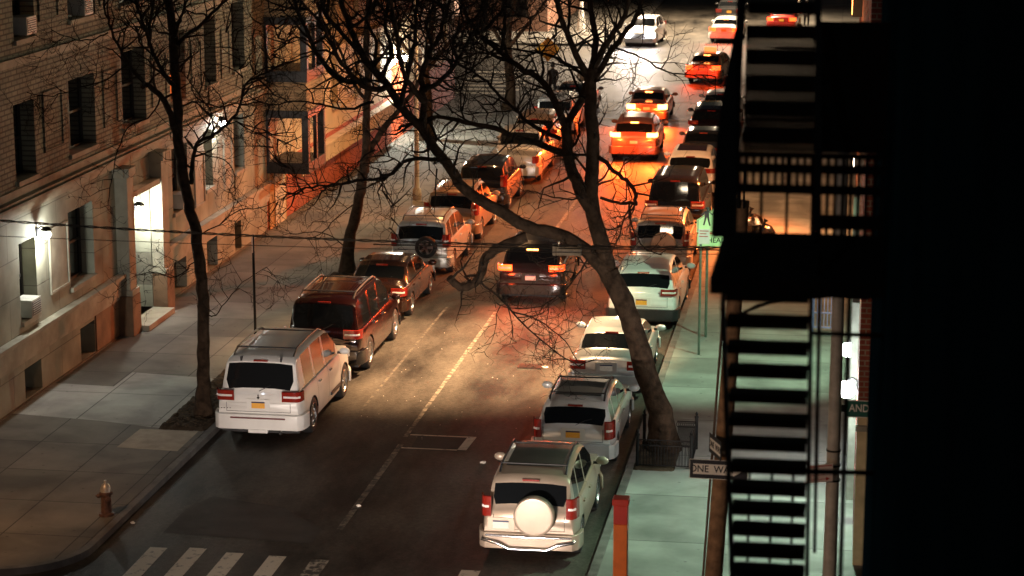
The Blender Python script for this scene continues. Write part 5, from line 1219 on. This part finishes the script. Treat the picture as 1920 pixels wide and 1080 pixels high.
# iron tree guard
t = empty('tree_guard', (-3.85, 45.5, .13), label='low black iron guard fence around the leaning tree pit, right pavement', cat='fence')
gx0, gx1, gy0, gy1 = gz(1196, 878, .13).x-.02, gz(1296, 878, .13).x, gz(1240, 878, .13).y, gz(1306, 842, .13).y
def panel(t, ax, a0, a1, at_, h=.62, n=9, posts=True):
    b = MB()
    def bx_(u0, u1, z0, z1, d=.012):
        if ax == 'x': b.box((u0-t.location.x, at_-d-t.location.y, z0), (u1-t.location.x, at_+d-t.location.y, z1))
        else: b.box((at_-d-t.location.x, u0-t.location.y, z0), (at_+d-t.location.x, u1-t.location.y, z1))
    bx_(a0, a1, h-.02, h); bx_(a0, a1, h-.14, h-.12); bx_(a0, a1, .05, .07)
    for k in range(1, n*2):
        u = lerp(a0, a1, k/(n*2)); bx_(u-.008, u+.008, .07, h-.14, .008)
    for k in range(n):
        u = lerp(a0, a1, (k+.5)/n); r = .045
        pts = [((u+r*cos(q))-t.location.x, at_-t.location.y, h-.08+r*sin(q)) if ax == 'x' else (at_-t.location.x, (u+r*cos(q))-t.location.y, h-.08+r*sin(q)) for q in [2*pi*k2/10 for k2 in range(10)]]
        b.tube(pts, .007, 4, closed=True)
    b.build('railing', IRON, t)
panel(t, 'x', gx0, gx1, gy0); panel(t, 'x', gx1-.42, gx1, gy1); panel(t, 'y', gy0, gy1, gx1, n=12); 
for q in ((gx0, gy0), (gx1, gy0), (gx1, gy1), (gx0, gy1)):
    MB().lathe([(.035,0),(.035,.70),(.045,.70),(.045,.74),(.02,.75),(.035,.79),(.001,.85)], 10, Matrix.Translation((q[0]-t.location.x, q[1]-t.location.y, 0))).build('post', IRON, t, smooth=40)
p = gz(994, 687, .006); t = MB().box((-.30,-.22,0),(.30,.22,.012)).box((-.24,-.16,.0125),(.24,.16,.016)).build('utility_cover', mat('cast_iron', (.015,.014,.013), .5, .3, noise=.3)); t.location = p; tag(t, 'small dark rectangular iron cover in the bright part of the road', 'iron cover')
# overhead cables
CBL = mat('cable', (.03, .026, .02), .7, noise=.2)
def cable(p, q, sag, r, label, twist=0):
    n = 40; pts = []
    for k in range(n+1):
        u = k/n; v = Vector(p).lerp(Vector(q), u); v.z -= sag*4*u*(1-u); pts.append(v)
    c = Vector(pts[0]); t = MB()
    if twist:
        m = 240; A_ = []; B_ = []
        for k in range(m+1):
            u = k/m; v = Vector(p).lerp(Vector(q), u); v.z -= sag*4*u*(1-u); a_ = u*2*pi*22
            A_.append(v+Vector((0, cos(a_), sin(a_)))*r); B_.append(v-Vector((0, cos(a_), sin(a_)))*r)
        t.tube(A_, r*.8, 5); t.tube(B_, r*.8, 5)
    else: t.tube(pts, r, 6)
    o = t.build('overhead_cable', CBL, None, smooth=60)
    return tag(o, label, 'cable', 'cables across the street')
ptop = top_
qL = gy(-60, 408, 34.8)
cable(gy(-60, 409, 34.8), ptop+Vector((-.05,-.1,gy(1390,462,34.4).z-ptop.z)), .12, .014, 'thick twisted overhead cable, topmost across the street', 1)
cable(gy(-60, 440, 34.9), ptop+Vector((-.05,-.05,gy(1390,476,34.4).z-ptop.z)), .06, .006, 'thin overhead cable hanging just under the thick twisted one')
cable(gy(700, 458, 34.9), ptop+Vector((-.05,-.12,gy(1390,466,34.4).z-ptop.z)), .02, .012, 'short thick cable running right to the timber pole')
p = gy(1063, 469, 34.6); t = empty('cable_terminal', p, label='small pale terminal box hanging on the overhead cable in mid-street', cat='box')
MB().box((-.17,-.03,-.09),(.17,.03,.06)).build('case', mat('terminal_plastic', (.55,.5,.38), .6, noise=.2, nscale=15), t, bevel=.012)
for x in (-.20, .20): MB().box((x-.03,-.04,-.09),(x+.03,.04,.10)).build('end_clamp', mat('terminal_plastic'), t, bevel=.01)
# garbage bags on the right pavement
BAG = mat('garbage_bag', (.012, .012, .013), .22, coat=.5, noise=.2, bump=.8, bscale=6)
def bag(px, py, r, label, seed):
    g_ = gz(px, py, .13); rr = random.Random(seed); b = MB(); n = 18; m = 10
    for i in range(m+1):
        a_ = -pi/2+pi*i/m
        for k in range(n):
            q = 2*pi*k/n; w = 1+rr.uniform(-.13, .13); z = max(sin(a_)*.8+.75, 0)*r
            b.v.append((cos(a_)*cos(q)*r*w, cos(a_)*sin(q)*r*w, z*(1+rr.uniform(-.05, .05))))
    for i in range(m):
        for k in range(n): b.f.append((i*n+k, i*n+(k+1) % n, (i+1)*n+(k+1) % n, (i+1)*n+k)); b.m.append(0)
    b.tube([(0,0,1.5*r),(.02,0,1.75*r),(.06,.02,1.95*r)], [.07,.03,.09], 7)
    o = b.build('garbage_bag', BAG, None, smooth=25); o.location = g_; tag(o, label, 'garbage bag', 'garbage bags piled on the right pavement')
bag(1362, 447, .34, 'leftmost shiny black garbage bag of the pile, beside the timber pole top', 1); bag(1405, 447, .52, 'biggest black garbage bag of the pile, right of the timber pole top', 2)
bag(1432, 452, .36, 'low black garbage bag at the right end of the pile', 3); bag(1388, 438, .4, 'black garbage bag at the back of the pile', 4)
# area railing on the right pavement; bluish light is put into its colour
g_ = gz(1545, 622, .13); t = empty('area_railing', (g_.x, g_.y, .13), label='metal railing tinted pale blue for the light on it, beside the right-hand building', cat='fence')
BL = mat('blue_lit_metal', (.20, .22, .42), .5, noise=.15); b = MB()
for z in (.1, .5, 1.0): b.box((-.3,-.015,z),(.45,.015,z+.04))
for k in range(9): x = -.28+k*.09; b.box((x-.01,-.01,.1),(x+.01,.01,1.0))
b.build('bars', BL, t); MB().box((-.34,-.03,0),(-.29,.03,1.15)).build('post', BL, t)
for k in range(7): pass
# litter
LIT = mat('litter_paper', (.7, .64, .55), .8, noise=.1)
rr = random.Random(5); b = MB()
def scrap(px, py, s_, label):
    g_ = gz(px, py, .02); b = MB(); n = 7
    top = [(s_*(1+rr.uniform(-.3,.3))*cos(2*pi*k/n), s_*.7*(1+rr.uniform(-.3,.3))*sin(2*pi*k/n), rr.uniform(.01,.04)) for k in range(n)]
    b.add([(0,0,.05)]+top+[(x*.8,y*.8,0) for x,y,_ in top], [(0,1+k,1+(k+1)%n) for k in range(n)]+[(1+k,1+n+k,1+n+(k+1)%n,1+(k+1)%n) for k in range(n)])
    o = b.build('paper_scrap', LIT); o.location = (g_.x, g_.y, .005); tag(o, label, 'litter', 'paper scraps on the road')
scrap(905, 867, .07, 'largest white paper scrap on the dark road, left of the champagne SUV')
scrap(250, 980, .05, 'white paper scrap at the kerb beside the hydrant'); scrap(1022, 688, .10, 'flattened pale scrap on the road left of the silver sedan'); scrap(672, 948, .05, 'brown-white paper scrap at the lower end of the centre line')
b = MB(); rr = random.Random(9)
for k in range(60):
    x = rr.uniform(-11, -6.7); y = 46.5+abs(rr.gauss(0, 6)); s_ = rr.uniform(.007, .018)
    if rr.random() < .25: x = rr.uniform(LK+.02, LK+.5)
    b.add([(x-s_,y-s_,.012),(x+s_,y-s_*.6,.02),(x+s_*.8,y+s_,.012),(x-s_*.7,y+s_,.018)], [(0,1,2,3)])
tag(b.build('road_litter', LIT), 'fine specks of litter scattered over the worn asphalt', 'litter', kind='stuff')
b = MB()
for k in range(420):
    x = rr.uniform(-15.05, -14.05); y = rr.uniform(46.2, 51.7); s_ = rr.uniform(.02, .05); z = .19+rr.uniform(0, .03)
    b.add([(x-s_,y,z),(x,y-s_*.6,z+.015),(x+s_,y,z),(x,y+s_*.6,z+.01)], [(0,1,2,3)])
tag(b.build('fallen_leaves', mat('dead_leaf', (.12, .07, .035), .8, noise=.4, nscale=12)), 'dead leaves and debris in the dirt around the left tree', 'leaves', kind='stuff')

# ================================================================== PEOPLE
SKIN = mat('skin', (.35, .2, .13), .6, noise=.08); HAIR = mat('dark_hair', (.012, .008, .006), .6, noise=.2)
def person(loc, rz, label, coat, trousers, carry=None):
    t_name = 'person'
    J = [((0,0,.92),(.15,.11)), ((0,0,1.12),(.14,.10)), ((0,0,1.36),(.17,.11)), ((0,.0,1.47),(.06,.06)), ((0,-.01,1.60),(.085,.10)), ((0,-.01,1.70),(.07,.085)),
         ((.10,0,.86),(.10,.10)), ((.11,-.06,.48),(.065,.07)), ((.11,.02,.10),(.045,.05)), ((.11,-.14,.04),(.045,.03)),
         ((-.10,0,.86),(.10,.10)), ((-.11,.05,.48),(.065,.07)), ((-.11,.16,.10),(.045,.05)), ((-.11,.02,.04),(.045,.03)),
         ((.20,0,1.36),(.06,.06)), ((.26,.03,1.08),(.05,.05)), ((.24,-.12,.86),(.035,.035)), ((.23,-.18,.79),(.03,.02)),
         ((-.20,0,1.36),(.06,.06)), ((-.26,.03,1.08),(.05,.05)), ((-.24,-.12,.88),(.035,.035)), ((-.23,-.18,.81),(.03,.02))]
    E = [(0,1),(1,2),(2,3),(3,4),(4,5),(0,6),(6,7),(7,8),(8,9),(0,10),(10,11),(11,12),(12,13),(2,14),(14,15),(15,16),(16,17),(2,18),(18,19),(19,20),(20,21)]
    me = bpy.data.meshes.new('person'); me.from_pydata([j[0] for j in J], E, []); o = bpy.data.objects.new('person', me); COL.objects.link(o)
    o.modifiers.new('skin', 'SKIN'); sub = o.modifiers.new('sub', 'SUBSURF'); sub.levels = 2; sub.render_levels = 2
    for k, j in enumerate(J): me.skin_vertices[0].data[k].radius = j[1]
    me.skin_vertices[0].data[0].use_root = True
    dg = bpy.context.evaluated_depsgraph_get(); dg.update(); m2 = bpy.data.meshes.new_from_object(o.evaluated_get(dg)); bpy.data.objects.remove(o)
    m2.materials.clear()
    for m in (SKIN, coat, trousers): m2.materials.append(m)
    for p in m2.polygons:
        c = p.center; p.use_smooth = True
        p.material_index = 0 if c.z > 1.50 or (abs(c.x) > .19 and c.z < .86 and c.z > .7) else (1 if c.z > .84 else 2)
    o = bpy.data.objects.new('person', m2); COL.objects.link(o); o.location = loc; o.rotation_euler = (0, 0, rz); tag(o, label, 'person')
    MB().lathe([(.001,1.80),(.06,1.795),(.095,1.75),(.105,1.68),(.10,1.60),(.06,1.54)], 14, Matrix.Translation((0,.02,0)) @ Matrix.Diagonal((1,1.1,1,1))).build('hair', HAIR, o, smooth=60)
    MB().lathe([(.15,.72),(.20,.74),(.19,1.0),(.185,1.2),(.20,1.36),(.12,1.45),(.08,1.48)], 16, Matrix.Diagonal((1,.72,1,1))).build('coat', coat, o, smooth=60)
    if carry: MB().box((.16,-.30,.45),(.34,-.1,.80)).build('bag', carry, o, bevel=.03)
    return o
CT1 = mat('dark_coat', (.03, .025, .022), .8, noise=.2); CT2 = mat('brown_coat', (.16, .10, .06), .8, noise=.2); TR = mat('dark_trousers', (.015, .015, .018), .8, noise=.2)
person(gz(1036, 186, .13), radians(200), 'person in a dark coat standing on the far left corner under the yellow sign', CT1, TR)
person(gz(1093, 186, .02), radians(20), 'person in a brown coat behind the forked tree stem, by the far crosswalk', CT2, TR, mat('pale_bag', (.6,.62,.55), .7, noise=.2))
person(gz(1512, 52, .02), radians(10), 'person in dark clothes seen through the top gap of the fire escape', CT1, TR)

# ================================================================== STREET LIGHT ASSUMED OR ADDED BESIDE THE LAMPS ABOVE
# orange light of the assumed shop sign
lamp('SPOT', (-.75, 75.5, 7.4), 6500, (1, .17, .025), (-7.6, 70, 0), size=.4, angle=80, blend=.8)
lamp('POINT', (-1.0, 70.5, 4.2), 650, (1, .45, .18), size=.3)  # added lamp without a fixture, brightens the right pavement
def flood(x, y, z, tx, ty, tz, power, color, ang, blend, label, size=.12):
    t = empty('added_floodlight', (x, y, z), label=label, cat='added_floodlight')
    MB().box((-.02,-.12,-.12),(.35,.12,.1)).build('bracket', IRON, t); MB().box((-.22,-.18,-.12),(-.03,.18,.1)).build('housing', GALV, t, bevel=.02)
    MB().box((-.235,-.15,-.10),(-.222,.15,.08)).build('lens', mat('flood_lens', (1,.9,.8), .3, emit=(1,.8,.55), es=20, noise=.05), t)
    lamp('SPOT', (x-.32, y, z-.05), power, color, (tx, ty, tz), size=size, angle=ang, blend=blend)
t = empty('street_lamp', (RB, 54, 9.9), label='assumed street lamp, unseen, added on a long bracket from the right facade to light the worn asphalt', cat='street lamp')  # lamp assumed out of view, added for the bright patch of road
MB().tube([(0,0,-.6),(-1.5,0,.1),(-6.3,0,.3)], .05, 8).build('arm', GALV, t, smooth=60); MB().box((-7.0,-.18,.12),(-6.2,.18,.30)).build('lamp_head', GALV, t, bevel=.05)
MB().box((-6.9,-.13,.09),(-6.3,.13,.118)).build('lens', mat('flood_lens', (1,.9,.8), .3, emit=(1,.8,.55), es=20, noise=.05), t)
lamp('SPOT', (-6.6, 54, 9.95), 10500, (1, .60, .31), (-9.3, 54.4, 0), size=.3, angle=66, blend=.8)
flood(-.2, 88, 10.5, -18.8, 65, 5.5, 4000, (1, .93, .60), 64, 1.0, 'unseen lamp assumed on the right facade, added to light the left apartment building')  # assumed source, added out of view to brighten the left facade
t = empty('street_lamp', (-15.2, 17.5, .0), label='assumed street lamp added on the near side of the cross street, unseen below the frame', cat='street lamp')  # assumed lamp, added below the frame to light the near corner
MB().lathe([(.16,0),(.16,.35),(.09,.45),(.06,7.8)], 14).build('post', GALV, t, smooth=40); MB().tube([(0,0,7.7),(.6,.2,8.0),(1.9,1.6,8.1)], .035, 8).build('arm', GALV, t); MB().box((1.8,1.3,8.0),(2.4,1.9,8.12)).build('lamp_head', GALV, t, bevel=.04)
lamp('SPOT', (-13.1, 19.1, 7.9), 1000, (1, .64, .40), (-6.0, 34, 1.5), size=.12, angle=58, blend=.9)
# assumed near corner street lamp, added just outside the frame on the left
t = empty('street_lamp', (-17.6, 33.5, .0), label='assumed street lamp added at the near left corner, unseen outside the left edge', cat='street lamp')
MB().lathe([(.16,0),(.16,.35),(.09,.45),(.06,7.2)], 14).build('post', GALV, t, smooth=40); MB().tube([(0,0,7.1),(.4,.1,7.5),(1.3,.4,7.6)], .035, 8).build('arm', GALV, t); MB().box((1.2,.25,7.5),(1.8,.6,7.62)).build('lamp_head', GALV, t, bevel=.04)
lamp('SPOT', (-16.1, 33.9, 7.35), 520, (1, .50, .22), (-17.6, 40.0, 0), size=.12, angle=60, blend=.8)
for y, w_, tx, ty, pw_, an_ in ((42.0, 'nearer', -1.9, 40.8, 900, 70), (51.5, 'farther', -3.6, 55.0, 1300, 80)):  # green lights added to spread the globe lamps' light along the pavement
    flood(RB, y, 7.2, tx, ty, 0, pw_, (.60, 1, .68), an_, .8, w_+' of two unseen greenish floodlights added on the right facade to light the pavement')
